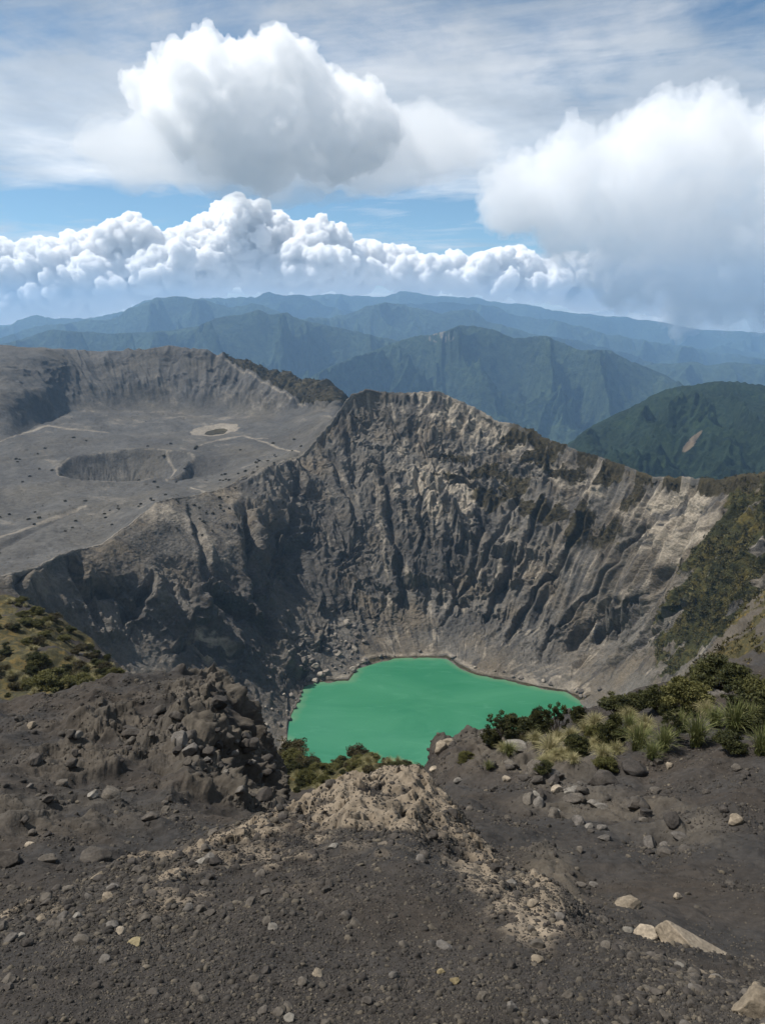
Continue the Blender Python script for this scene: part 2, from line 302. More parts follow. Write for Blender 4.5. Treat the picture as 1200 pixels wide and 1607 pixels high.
M_tan[r] = np.maximum(M_tan[r], .32 * pl * sstep(.05, .6, sv)); M_dark[r] = np.maximum(M_dark[r], .55 * pl * sstep(.05, .55, -sv + .25 * n2(X / 160, Y / 120, 151)))
DZ[r] += pl * sstep(.95, 1.3, e) * (1.6 * (np.abs(n2((X + .6 * Y) / 30 + .6 * n2(X / 30, Y / 30, 152), (Y - .35 * X) / 130, 153)) - .3) + .7 * (np.abs(n2((X + .6 * Y) / 12 + .5 * n2(X / 14, Y / 14, 154), (Y - .35 * X) / 60, 155)) - .3))
# drainage lines on the plain
e3 = np.hypot((X + 226) / 33, (Y - 985) / 50) * (1 + .15 * n2(X / 20, Y / 20, 89))
DZ[r] += -3 * pl * (1 - sstep(.3, 1.1, e3))
M_tan[r] = np.maximum(M_tan[r], (.9 * (1 - sstep(.8, 1.1, e3)) * sstep(.3, .5, e3) + .5 * np.exp(-((e - 1.03) / .035) ** 2) + .28 * sstep(900, 1050, Y) * sstep(-.4, .4, n2(X / 90, Y / 60, 90))) * pl)
M_brown[r] = np.maximum(M_brown[r], (1 - sstep(.4, .55, e3)) * pl)
def track(pts, wd):
    a = np.array(pts, float); d = np.full(x.shape, 1e9); py_ = PYB[r]
    for (ax, ay), (bx, by) in zip(a[:-1], a[1:]):
        k = np.clip(((x - ax) * (bx - ax) + (py_ - ay) * (by - ay)) / ((bx - ax) ** 2 + (by - ay) ** 2), 0, 1)
        d = np.minimum(d, np.hypot(x - ax - k * (bx - ax), (py_ - ay - k * (by - ay)) * 1.6))
    return np.exp(-(d / wd) ** 2)
for pts, wd in (([(0,692),(40,678),(75,668),(130,672),(170,676)], 3), ([(262,712),(275,722),(255,735),(262,752)], 3), ([(300,764),(325,772),(345,765)], 2.5), ([(0,845),(60,822),(110,805),(135,798)], 4), ([(420,690),(380,685),(340,690),(310,700)], 2.5), ([(470,712),(430,700),(400,690)], 3)):
    M_tan[r] = np.maximum(M_tan[r], .6 * track(pts, wd) * pl)
M_dark[r] = np.maximum(M_dark[r], .7 * track([(0,860),(40,838),(90,815),(120,803)], 6) * pl)
DZ[r] -= 2.2 * track([(0,860),(40,838),(90,815),(120,803)], 6) * pl
# far wall of the plain
r = sub('P2', 'P5'); X, Y, Z, t, x, py = BX[r], BY[r], BZ[r], T[r], XS[r], PYB[r]
up2 = np.clip((t - LI['P2']) / 2, 0, 1); m = sstep(.05, .4, up2) * (1 - .7 * sstep(.93, 1, up2)) * (1 - sstep(.0, .3, t - LI['P4']))
th = np.arctan2(X + 250, Y - 880)
g = 8 * ridge(n2(th * 6, up2 * 1.2, 91)) + 5 * ridge(n2(th * 14, up2 * 2, 92)) + 2.6 * ridge(n2(th * 30, up2 * 3, 93)) + 1.4 * ridge(n2(th * 60, up2 * 4, 94))
push(r, m * (g * .8 * (.35 + .65 * sstep(60, 140, x)) + 3 * n3(X / 40, Y / 40, Z / 20, 95) + 1.3 * n3(X / 12, Y / 12, Z / 8, 96)))
cr2 = np.maximum(ell(260, 580, 90, 22, 0, .5)[r], np.maximum(ell(330, 590, 50, 25, 20, .5)[r], ell(60, 590, 60, 20, 0, .5)[r])) * sstep(-.1, .3, n3(X / 40, Y / 40, Z / 14, 97) + .1)
push(r, cr2 * m * (4 * (.5 - np.abs(n3(X / 18, Y / 18, Z / 8, 98)) * 2) + 2 * n3(X / 7, Y / 7, Z / 4, 99)))
M_dark[r] = np.maximum(M_dark[r], cr2 * .8)

# ---- ground near the camera
r = sub('F0', 'G0'); X, Y, Z, t, x, py = BX[r], BY[r], BZ[r], T[r], XS[r], PYB[r]
am = np.clip(Y / 9, .12, 1.25)
DZ[r] += am * (.22 * fbm2(X, Y, 3.2, 3, 100)) + .045 * np.clip(Y / 4, .5, 2) * fbm2(X, Y, .7, 3, 101) + .012 * fbm2(X, Y, .16, 2, 102)
# long erosion ribs on the left mound and right slope
DZ[r] += .22 * ridge(n2((X * .8 + Y * .35) / 1.6, (Y - X * .3) / 5, 103)) * sstep(8, 14, Y) * (1 - .7 * sstep(720, 860, x))
DZ[r] += .16 * ridge(n2((X * .5 - Y * .5) / 1.2, (Y + X) / 4, 104)) * sstep(9, 14, Y) * sstep(800, 900, x)
# tan hard crust on the crest of the mound
cz = np.exp(-((t - LI['F3'] + .05) / .30) ** 2) * (1 - sstep(LI['F4'] - .2, LI['F4'] + .1, t))
band = cz * sstep(-.15, .2, fbm2(X, Y, 1.3, 4, 105) + .12 + .25 * sstep(400, 560, x) * (1 - sstep(680, 760, x)) + .1) * sstep(120, 230, x) * (1 - sstep(860, 900, x))
spots = sstep(-.05, .28, fbm2(X, Y, 2.0, 4, 106)) * np.maximum(ell(450, 1345, 270, 62, -22, .6)[r], np.maximum(ell(800, 1400, 130, 60, 45, .5)[r], .8 * ell(60, 1430, 90, 25, -25, .6)[r])) * (1 - .35 * (x > 700))
top = ell(600, 1262, 85, 32, 0, .35)[r] * (t < LI['F4'])
crust = np.clip(np.maximum(np.maximum(band, spots), top * sstep(-.35, .1, fbm2(X, Y, 1.1, 3, 107))), 0, 1)
crust = crust * (1 - sstep(LI['F4'] - .45, LI['F4'] - .15, t)) * sstep(-.55, -.1, fbm2(X, Y, .5, 4, 112))
rg_ = 1 - 2 * np.abs(n2(X / .9, Y / .7, 108)); rg2 = 1 - 2 * np.abs(n2(X / .38, Y / .33, 109)); rg3 = 1 - 2 * np.abs(n2(X / .16, Y / .14, 113))
DZ[r] += crust * (.04 + .10 * rg_ + .06 * rg2 + .03 * rg3) * np.clip(Y / 8, .35, 1.3)
broad = np.maximum(ell(430, 1335, 290, 80, -24, .6)[r], np.maximum(ell(620, 1270, 130, 70, 10, .6)[r], ell(800, 1390, 150, 62, 38, .6)[r])) * (t < LI['F4'] - .1) * sstep(-.55, .35, fbm2(X, Y, 1.1, 5, 180))
M_tan[r] = np.maximum(M_tan[r], np.maximum(crust, .50 * broad))
DZ[r] += .05 * broad * (1 - 2 * np.abs(n2(X / .6, Y / .5, 181))) + .03 * broad * (1 - 2 * np.abs(n2(X / .25, Y / .22, 182)))
# lumpy agglomerate outcrop of the left mound, and ledges on the right slope
oc = np.maximum(ell(340, 1150, 95, 100, -35, .45)[r], np.maximum(ell(400, 1230, 60, 70, 0, .5)[r], ell(190, 1170, 150, 60, -12, .6)[r] * .7)) * between('F5', 'G0')[r]
oc2 = np.maximum(ell(930, 1270, 150, 30, 12, .6)[r], np.maximum(ell(815, 1195, 120, 40, 12, .6)[r], ell(1060, 1290, 80, 26, 20, .6)[r])) * (T[r] > LI['F4'] + .4)
oc3 = ell(865, 1390, 50, 45, 45, .5)[r] * (T[r] > LI['F2'])
oc4 = np.maximum(ell(80, 1290, 150, 26, 0, .7)[r], ell(300, 1240, 130, 25, 5, .7)[r]) * between('F4', 'F7')[r] * .7
O = np.clip(np.maximum(np.maximum(oc, .75 * oc2), np.maximum(oc3, oc4)) * sstep(-.5, 0., fbm2(X, Y, 2.2, 3, 110)) , 0, 1)
zz = Z
q = 0
for sc, a_, sd in ((1.9, .50, 5), (.9, .36, 6), (.42, .22, 7), (.2, .12, 8)):
    d1, d2, cv = cell2((X + .15 * zz) / sc + .25 * n2(X / sc, Y / sc, 111), (Y * .75 - zz * .9) / sc, sd)
    q = q + a_ * ((1 - d1 * d1 * 1.5) * (.3 + cv) - .35)
for sc, a_, sd in ((1.5, .50, 9), (.7, .34, 10), (.33, .17, 11), (.16, .08, 12)): q = q + a_ * (.42 - 1.5 * np.abs(n3(X / sc, Y / sc, Z / sc, sd)))
q = q * np.where(x > 700, .6, 1.0) * np.clip(Y / 18, .3, 1.2)
push(r, O * q)
M_rock[r] = np.maximum(M_rock[r], O * .9)

# path-like smooth sand in the right gully
# ---- vegetated shoulder at left, grassy spur, rocky spur at right
r = sub('G0', 'G4'); X, Y, Z, t, x, py = BX[r], BY[r], BZ[r], T[r], XS[r], PYB[r]
DZ[r] += 1.2 * fbm2(X, Y, 14, 4, 120) * sstep(0, .4, t - LI['G0']) + .25 * fbm2(X, Y, 1.6, 3, 121)
rk = ell(180, 1050, 40, 70, -20, .5)[r] * (x < 260) + (x > 1000) * sstep(LI['G1'], LI['G1'] + .5, t) * .9
push(r, rk * (1.6 * ridge(n3(X / 6, Y / 6, Z / 9, 122)) + .7 * ridge(n3(X / 2.3, Y / 2.3, Z / 3, 123))))
M_rock[r] = np.maximum(M_rock[r], np.clip(rk, 0, 1))
vg = (x < 200) * (t > LI['G1'] - .5) * sstep(-.5, .1, fbm2(X, Y, 9, 3, 124) + .15) * (1 - .8 * np.clip(rk, 0, 1)) + ((x > 380) & (x < 680)) * (t > LI['G1'] - .3) * (.75 + .25 * sstep(-.2, .2, fbm2(X, Y, 4, 3, 125)))
vg = vg + (x > 1020) * (t > LI['G1']) * sstep(-.1, .25, fbm2(X, Y, 7, 3, 126)) * .9
M_veg[r] = np.clip(vg, 0, 1)
# vegetation on the upper right slopes and rims
r = sub('G4', 'P2'); X, Y, Z, t, x, py = BX[r], BY[r], BZ[r], T[r], XS[r], PYB[r]
nv = fbm2(X, Y + .5 * Z, 22, 4, 130)
v = sstep(0, 14, (x - 1150) + (py - 750) * .62 + 10 * nv) * sstep(1000, 1060, x) * (py > 700)
v = v * sstep(-.30, .02, nv + .12) * (1 - ell(1140, 1010, 90, 30, -40, .5)[r] * .8)
v2 = np.maximum(ell(800, 765, 70, 45, 20, .7)[r], np.maximum(ell(900, 800, 90, 38, 15, .6)[r], np.maximum(ell(960, 745, 70, 30, 15, .6)[r], np.maximum(ell(860, 705, 90, 22, 24, .6)[r], ell(740, 730, 80, 35, 10, .6)[r] * .8)))) * sstep(-.25, .25, nv)
M_veg[r] = np.maximum(M_veg[r], v); M_brown[r] = np.maximum(M_brown[r], v2 * .9)
cresty = np.exp(-((t - LI['C']) / .1) ** 2) * sstep(760, 860, x) * sstep(-.35, .0, nv)
M_brown[r] = np.maximum(M_brown[r], cresty * .9)
bil = np.abs(n3(X / 6, Y / 6, Z / 6, 131)); bil2 = np.abs(n3(X / 2.6, Y / 2.6, Z / 2.6, 132))
push(r, np.clip(v + .5 * v2, 0, 1) * (1.3 - 3.2 * bil + .7 - 1.6 * bil2))
tn = np.maximum(ell(690, 765, 75, 38, 15, .6)[r] * .8, np.maximum(ell(720, 640, 90, 22, 26, .6)[r] * .9, np.maximum(ell(1060, 800, 80, 60, -35, .6)[r] * .75, np.maximum(ell(860, 1065, 60, 22, 12, .6)[r] * .5, ell(330, 1010, 30, 55, -30, .5)[r] * .6))))
tn = np.maximum(tn, np.maximum(ell(950, 760, 120, 22, 20, .6)[r] * .6, ell(800, 680, 80, 12, 28, .6)[r] * .9))
M_tan[r] = np.maximum(M_tan[r], tn * sstep(-.45, .25, fbm2(X, Y + Z, 16, 4, 133)) * (1 - v))
M_dark[r] = np.maximum(M_dark[r], np.maximum(ell(360, 980, 80, 130, 10, .5)[r] * .8, np.maximum(ell(500, 860, 80, 90, 10, .5)[r] * .6, np.maximum(ell(690, 865, 85, 32, 5, .5)[r] * .75, ell(740, 985, 50, 18, 0, .5)[r] * .7))) * (1 - .7 * M_tan[r]))  # dark cliff rock, plus cliff shadow and overhang shade painted into the colour
th_ = np.arctan2(X - LX, Y - LYc); lr_ = np.log(np.maximum(np.hypot(X - LX, Y - LYc), 20)); th_ = th_ + .03 * n2(X / 40, Y / 40, 170)
onw = (t > LI['G5'] + .1) * (t < LI['C']) * (1 - np.clip(v, 0, 1))
s1 = n2(th_ * 20, lr_ * 3.2, 171) + .7 * n2(th_ * 46, lr_ * 5, 172) + .5 * n2(th_ * 100, lr_ * 7, 173) + .5 * fbm2(X, Y + Z, 30, 3, 174)
s2 = n2(th_ * 16, lr_ * 3, 175) + .7 * n2(th_ * 40, lr_ * 5, 176) + .5 * n2(th_ * 90, lr_ * 8, 177) + .6 * fbm2(X, Y + Z, 24, 3, 178)
M_tan[r] = np.maximum(M_tan[r], onw * .45 * sstep(.15, .9, s1) * (.45 + .55 * sstep(420, 620, x))); M_dark[r] = np.maximum(M_dark[r], onw * .8 * sstep(.15, .75, s2))
# crest path on the left (pale ash)
M_tan[r] = np.maximum(M_tan[r], .5 * np.exp(-((t - LI['C'] - .02) / .05) ** 2) * (1 - sstep(560, 600, x)))
# brown heath behind the far bowl
r = sub('P2', 'P5'); x, py, t = XS[r], PYB[r], T[r]
hv = sstep(0, 6, (x - 345) - (py - 562) * 1.75 + 5 * n2(x / 14, py / 14, 134)) * sstep(330, 360, x) * (t > LI['P2'] + .7)
hv = np.clip(hv, 0, 1)
M_brown[r] = np.maximum(M_brown[r], hv); 
M_tan[r] = np.maximum(M_tan[r] * (1 - hv), .5 * np.exp(-(((x - 345) - (py - 562) * 1.75 + 4) / 6) ** 2) * (x > 340) * (t > LI['P2'] + .5))
DZ[r] += hv * 2.2 * (1 - 2.5 * np.abs(n2(BX[r] / 8, BY[r] / 8, 135)))

WX, WY, WZ = BX + DX, BY + DY, BZ + DZ
# lake bed must stay under water, other floor above it
r = sub('G3', 'G6'); lakein = ((WY[r] - 425) / 95) ** 2 + ((WX[r] - 35) / 115) ** 2
i5 = int(np.searchsorted(rows_t, LI['G5'] - 1e-6))
m5 = (T >= LI['G5'] - 1e-6) & (T <= LI['C'])
WZ = np.where(m5, np.maximum(WZ, .25 + 1.3 * sstep(0, .25, T - LI['G5']) + .2 * n2(WX / 3, WY / 3, 140)), WZ)
m4 = (T < LI['G5'] - 1e-6) & (T >= LI['G4']) & (XS > 438) & (XS < 910)
WZ = np.where(m4, np.minimum(WZ, -.3), WZ)
PYW = y_of_s((H - WZ) / WY)

def grid_mesh(name, X, Y, Z, attrs=None, cols=None):
    nr, nx = X.shape
    me = bpy.data.meshes.new(name)
    co = np.stack([X, Y, Z], -1).reshape(-1, 3).astype(f4)
    i = np.arange(nr * nx, dtype=np.int32).reshape(nr, nx)
    q = np.stack([i[:-1, :-1], i[:-1, 1:], i[1:, 1:], i[1:, :-1]], -1).reshape(-1)
    me.vertices.add(len(co)); me.vertices.foreach_set('co', co.ravel())
    me.loops.add(len(q)); me.loops.foreach_set('vertex_index', q)
    n = len(q) // 4
    me.polygons.add(n); me.polygons.foreach_set('loop_start', np.arange(n, dtype=np.int32) * 4)
    me.polygons.foreach_set('use_smooth', np.ones(n, bool))
    me.update(calc_edges=True)
    for k, v in (attrs or {}).items():
        a = me.attributes.new(k, 'FLOAT', 'POINT'); a.data.foreach_set('value', v.reshape(-1).astype(f4))
    return me
def link(name, me, mat=None, parent=None, loc=None):
    o = bpy.data.objects.new(name, me); C.objects.link(o)
    if mat is not None and me is not None and not me.materials: me.materials.append(mat)
    if parent: o.parent = parent
    if loc is not None: o.location = loc
    return o
def tag(o, label=None, cat=None, group=None, kind=None):
    if label: o['label'] = label
    if cat: o['category'] = cat
    if group: o['group'] = group
    if kind: o['kind'] = kind
    return o

# ------------------------------------------------------------------ materials
class NT:
    def __init__(s, name):
        s.m = bpy.data.materials.new(name); s.m.use_nodes = True; s.t = s.m.node_tree; s.t.nodes.clear()
        s.out = s.t.nodes.new('ShaderNodeOutputMaterial')
    def n(s, typ, **kw):
        nd = s.t.nodes.new(typ)
        for k, v in kw.items():
            if k.startswith('_'): nd.inputs[k[1:].replace('_', ' ')].default_value = v
            else: setattr(nd, k, v)
        return nd
    def l(s, a, b): s.t.links.new(a, b)
    def pos(s):
        return s.n('ShaderNodeNewGeometry').outputs['Position']
    def noise(s, vec, scale, detail=4, rough=.55, dist=0, **kw):
        nd = s.n('ShaderNodeTexNoise', **kw); s.l(vec, nd.inputs['Vector'])
        nd.inputs['Scale'].default_value = scale; nd.inputs['Detail'].default_value = detail; nd.inputs['Roughness'].default_value = rough; nd.inputs['Distortion'].default_value = dist
        return nd.outputs['Fac']
    def ramp(s, fac, stops):
        nd = s.n('ShaderNodeValToRGB'); s.l(fac, nd.inputs['Fac']); e = nd.color_ramp.elements
        while len(e) < len(stops): e.new(.5)
        for el, (p, c) in zip(e, stops):
            el.position = p; el.color = (*c, 1) if not np.isscalar(c) else (c, c, c, 1)
        return nd.outputs['Color']
    def mix(s, fac, a, b, blend='MIX'):
        nd = s.n('ShaderNodeMix', data_type='RGBA', blend_type=blend)
        for sock, v in ((nd.inputs[0], fac), (nd.inputs[6], a), (nd.inputs[7], b)):
            if hasattr(v, 'is_output'): s.l(v, sock)
            elif np.isscalar(v): sock.default_value = v
            else: sock.default_value = (*v, 1)
        return nd.outputs[2]
    def math(s, op, a, b=0, c=0):
        nd = s.n('ShaderNodeMath', operation=op)
        for sock, v in zip(nd.inputs, (a, b, c)):
            if hasattr(v, 'is_output'): s.l(v, sock)
            else: sock.default_value = v
        return nd.outputs[0]
    def attr(s, name): return s.n('ShaderNodeAttribute', attribute_name=name).outputs['Fac']
    def bsdf(s, col, rough=.9, spec=.25, normal=None, **kw):
        b = s.n('ShaderNodeBsdfPrincipled')
        if hasattr(col, 'is_output'): s.l(col, b.inputs['Base Color'])
        else: b.inputs['Base Color'].default_value = (*col, 1)
        b.inputs['Roughness'].default_value = rough; b.inputs['Specular IOR Level'].default_value = spec
        if normal is not None: s.l(normal, b.inputs['Normal'])
        s.l(b.outputs[0], s.out.inputs['Surface']); return b
    def bump(s, h, dist, strength=1.0, prev=None):
        b = s.n('ShaderNodeBump'); b.inputs['Strength'].default_value = strength; b.inputs['Distance'].default_value = dist
        s.l(h, b.inputs['Height'])
        if prev is not None: s.l(prev, b.inputs['Normal'])
        return b.outputs[0]

def land_material(name, ash, tan, rock, dark, veg, brown, sc, bumps, wm=(1.22, 1.06, .86)):
    N = NT(name); p = N.pos()
    big = N.noise(p, .35 / sc, 5, .6); mid = N.noise(p, 2.2 / sc, 6, .65); fine = N.noise(p, 14 / sc, 5, .7)
    k = N.mix(.5, N.ramp(big, [(.3, .62), (.7, 1.25)]), N.ramp(mid, [(.3, .6), (.7, 1.35)]), 'MIX')
    k = N.mix(.55, k, N.ramp(fine, [(.3, .45), (.7, 1.55)]), 'MULTIPLY')
    warm = N.noise(p, .8 / sc, 3, .5)
    a2 = tuple(c * m for c, m in zip(ash, wm))
    col = N.mix(N.ramp(warm, [(.42, 0.), (.62, 1.)]), ash, a2)
    br = N.math('GREATER_THAN', N.math('ADD', N.attr('rock'), N.math('MULTIPLY', mid, .6)), .62)
    col = N.mix(N.math('MULTIPLY', N.attr('rock'), .85), col, rock)
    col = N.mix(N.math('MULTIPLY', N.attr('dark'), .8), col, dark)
    tm = N.ramp(N.math('ADD', N.math('MULTIPLY', N.attr('tan'), 1.2), N.math('MULTIPLY', N.math('SUBTRACT', mid, .5), .9)), [(.3, 0.), (.75, 1.)])
    col = N.mix(tm, col, tan)
    vn = N.ramp(N.noise(p, 1.6 / sc, 4, .7), [(.35, tuple(c * .5 for c in veg)), (.5, veg), (.66, (veg[0] * 2.2, veg[1] * 1.7, veg[2] * 1.2))])
    vm = N.ramp(N.math('ADD', N.attr('veg'), N.math('MULTIPLY', N.math('SUBTRACT', mid, .5), 1.1)), [(.42, 0.), (.6, 1.)])
    col = N.mix(vm, col, vn)
    bm = N.ramp(N.math('ADD', N.attr('brown'), N.math('MULTIPLY', N.math('SUBTRACT', mid, .5), 1.4)), [(.4, 0.), (.6, 1.)])
    bn = N.ramp(N.noise(p, 1.3 / sc, 4, .7), [(.35, tuple(c * .45 for c in brown)), (.6, brown)])
    col = N.mix(bm, col, bn)
    col = N.mix(1.0, col, k, 'MULTIPLY')
    nrm = None
    for s_, d_, st in bumps:
        nrm = N.bump(N.noise(p, s_, 6, .65), d_, st, nrm)
    N.bsdf(col, .95, .15, nrm)
    return N.m
ASH = (.112, .102, .088)
m_near = land_material('dark_volcanic_soil', (.0375, .0345, .0320), (.185, .150, .110), (.098, .084, .066), (.040, .037, .035), (.052, .047, .022), (.06, .05, .03), 2.0,
                       [(3.5, .06, .9), (26, .014, 1.0)], (1.16, 1.05, .93))
m_wall = land_material('crater_ash', ASH, (.29, .25, .195), (.135, .122, .104), (.040, .039, .039), (.042, .042, .016), (.055, .045, .024), 26.0,
                       [(.16, 2.6, .9), (.7, .9, 1.0)], (1.14, 1.04, .90))
m_plain = land_material('plain_ash', (.080, .076, .070), (.20, .175, .14), (.10, .092, .082), (.050, .047, .044), (.06, .06, .02), (.050, .041, .022), 60.0,
                        [(.05, 3.0, .6), (.4, .8, .9)], (1.08, 1.03, .94))
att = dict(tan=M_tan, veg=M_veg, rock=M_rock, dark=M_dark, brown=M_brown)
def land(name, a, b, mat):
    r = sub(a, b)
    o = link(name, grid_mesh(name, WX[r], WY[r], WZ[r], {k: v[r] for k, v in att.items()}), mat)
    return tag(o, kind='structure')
land('ground', 'F0', 'G0', m_near)
def ground_round_camera():
    gx = np.linspace(-45, 45, 361); gy = np.linspace(-14, 40, 217); X, Y = np.meshgrid(gx, gy); r_ = sub('F0', 'G0')
    zl = np.interp(Y, WY[r_, 2], WZ[r_, 2]); zr = np.interp(Y, WY[r_, -3], WZ[r_, -3]); k = sstep(-1.5, 1.5, X)
    Z = zl * (1 - k) + zr * k + np.where(Y < 1, (1 - Y) * .42, 0) + .1 * fbm2(X, Y, 1.6, 4, 160) + .03 - .22 * (1 - sstep(.95, 1.2, np.abs(X) / np.maximum(Y, .01))) * sstep(.8, 1.1, Y)
    me = grid_mesh('ground_behind', X, Y, Z, {q: 0 * X for q in att})
    import bmesh
    bm = bmesh.new(); bm.from_mesh(me)
    bmesh.ops.delete(bm, geom=[v for v in bm.verts if v.co.y > 2.0 and abs(v.co.x) < .85 * v.co.y - .5], context='VERTS')
    bm.to_mesh(me); bm.free(); tag(link('ground', me, m_near), kind='structure')
ground_round_camera()
land('hillside', 'G0', 'G4', m_near)
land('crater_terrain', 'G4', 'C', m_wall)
land('volcanic_plain_terrain', 'C', 'P6', m_plain)

# ------------------------------------------------------------------ mountains beyond, each range its own mesh
def forest_material(name, a, b, sc, bare=None):
    N = NT(name); p = N.pos()
    f = N.noise(p, 1 / sc, 6, .7); c = N.noise(p, .12 / sc, 4, .6)
    col = N.mix(N.ramp(f, [(.35, 0.), (.65, 1.)]), a, b)
    col = N.mix(1.0, col, N.ramp(c, [(.3, .6), (.7, 1.4)]), 'MULTIPLY')
    if bare: col = N.mix(N.ramp(N.math('ADD', N.attr('bare'), N.math('MULTIPLY', N.math('SUBTRACT', f, .5), .5)), [(.4, 0.), (.6, 1.)]), col, bare)
    N.bsdf(col, .95, .1, N.bump(f, sc * .9, 1.0))
    return N.m
m_forest = forest_material('mountain_forest', (.013, .024, .014), (.056, .078, .040), 45, (.20, .17, .12))
m_hill = forest_material('hill_forest', (.008, .017, .009), (.028, .043, .020), 12, (.17, .13, .085))
def range_(name, crest, Yc, Yf, zf, amp, wl, seed, mat, nx=700, nr=170, rough=2.0, bare=None, conc=1.25, fine=None):
    a = np.array(crest, float); x = np.linspace(a[0, 0], a[-1, 0], nx)
    y = pchip(a[:, 0], a[:, 1], x); y = y + rough * (n2(x / 38, x * 0, seed) + .6 * n2(x / 15, x * 0, seed + 1) + .35 * n2(x / 6, x * 0, seed + 2))
    s = s_of_y(y); u = np.concatenate([np.linspace(0, 1, nr) ** .9, 1 + np.linspace(.04, .6, 16)])[:, None]
    Yf_ = Yf + 0 * x
    Y = Yf_[None] + (Yc - Yf_)[None] * u
    zc = -s * Yc
    z = np.where(u <= 1, zf + (zc[None] - zf) * np.clip(u, 0, 1) ** conc, zc[None] - (u - 1) * (Yc - Yf) * .7)
    s2 = -z / Y; s2 = np.clip(s2, -.2, .5)
    X = (x[None] - CX) / F / fwd_of_s(np.where(u <= 1, s2, s[None])) * Y
    wx = X + wl * .35 * n2(X / wl, Y / wl, seed + 5); wy = Y + wl * .35 * n2(X / wl, Y / wl, seed + 6)
    rg = rid2(wx, wy * .62, wl, 6, seed + 8, .52) - .9
    env = np.clip(u * 3, 0, 1) * (1 - sstep(.72, 1.0, u)) + .12 * sstep(.7, 1, u) * (1 - sstep(.9, 1.0, u))
    sp = ridge(n2(X / (wl * .8) + .5 * n2(X / wl, Y / wl, seed + 20), Y / (wl * 4), seed + 21))
    z = z + 1.6 * amp * rg * env + amp * .45 * sp * env + amp * .05 * fbm2(X, Y, wl * .12, 3, seed + 30) * np.clip(1.1 - u, 0.15, 1)
    z = np.where(u <= 1, np.minimum(z, -(s[None] + .0035 * (1 - u)) * Y), z)
    z = z + fine[0] * (.5 - np.abs(n2(X / fine[1], Y / fine[1], seed + 40)) * 2) * np.clip(1.15 - u, .2, 1) if fine else z
    at = {}
    if bare is not None: at['bare'] = bare(np.repeat(x[None], len(u), 0), y_of_s(-z / Y), z)
    o = link(name, grid_mesh(name, X, Y, z + H, at), mat)
    return tag(o, kind='structure')
def scar(x, y, z):
    dx = x - 1085; dy = y - 692; c, s_ = math.cos(R(-48)), math.sin(R(-48))
    return 1 - sstep(.5, 1.2, np.hypot((dx * c + dy * s_) / 27, (-dx * s_ + dy * c) / (6 - 3 * np.clip((dx * c + dy * s_) / 27, -1, 1))))
def cliffs(x, y, z):
    return .75 * (1 - sstep(.4, 1.2, np.hypot((x - 690) / 30, (y - 528) / 14))) * sstep(-.2, .3, n2(x / 5, y / 14, 7))
range_('green_hill', [(820,735),(880,702),(930,668),(985,642),(1020,622),(1060,608),(1100,602),(1140,598),(1175,602),(1210,604),(1350,585),(1600,590)], 2000, 1250, -330, 34, 190, 200, m_hill, 620, 260, 1.6, scar, fine=(12, 21))
range_('mountain_range', [(360,640),(470,600),(540,565),(600,545),(640,531),(680,524),(705,518),(720,511),(742,512),(775,518),(810,530),(850,528),(885,540),(905,548),(945,549),(980,562),(1010,575),(1050,592),(1085,622),(1130,665),(1200,705)], 5000, 3900, -760, 210, 560, 230, m_forest, 760, 230, 1.8, cliffs, fine=(15, 40))
range_('mountain_range', [(-300,560),(-100,548),(0,541),(45,528),(90,518),(170,523),(250,520),(310,512),(345,498),(385,492),(405,487),(425,494),(448,490),(462,498),(500,508),(560,520),(640,540),(760,580),(900,640)], 6000, 4700, -800, 220, 620, 260, m_forest, 760, 200, 1.6, fine=(11, 42))
range_('mountain_range', [(-300,540),(0,530),(60,512),(120,505),(170,500),(215,478),(262,466),(300,468),(360,480),(400,478),(470,500),(545,494),(575,480),(600,475),(640,481),(672,486),(690,490),(706,486),(740,486),(765,503),(820,520),(880,530),(960,548),(1100,600)], 8500, 6800, -800, 230, 800, 290, m_forest, 760, 150, 3.0, fine=(12, 60))
range_('mountain_range', [(-300,520),(0,512),(50,496),(110,500),(180,490),(260,468),(330,468),(395,468),(425,461),(465,464),(520,480),(560,488),(640,478),(700,474),(770,480),(800,492),(860,500),(940,520),(1020,535),(1100,548),(1200,560),(1500,570)], 11000, 9300, -780, 220, 1000, 320, m_forest, 700, 110, 3.4, fine=(12, 80))
range_('mountain_range', [(-300,520),(200,500),(420,480),(475,465),(520,462),(560,464),(600,464),(635,457),(660,461),(700,466),(740,465),(770,473),(820,478),(870,488),(930,494),(1000,500),(1080,512),(1150,520),(1200,524),(1500,530)], 14000, 11800, -760, 200, 1200, 350, m_forest, 640, 100, 2.6, fine=(10, 90))
range_('foothill', [(950,600),(1000,575),(1040,571),(1090,568),(1110,574),(1150,569),(1200,572),(1300,565),(1500,580)], 6800, 5600, -780, 90, 500, 380, m_forest, 400, 90, 1.2)
v = np.array([(-16000, 900, 0), (16000, 900, 0), (16000, 15400, 0), (-16000, 15400, 0)], float)
me = bpy.data.meshes.new('valley'); me.from_pydata([(a, b, H - 800) for a, b, c in v], [], [(0, 1, 2, 3)])
tag(link('valley_floor_terrain', me, m_forest), kind='structure')
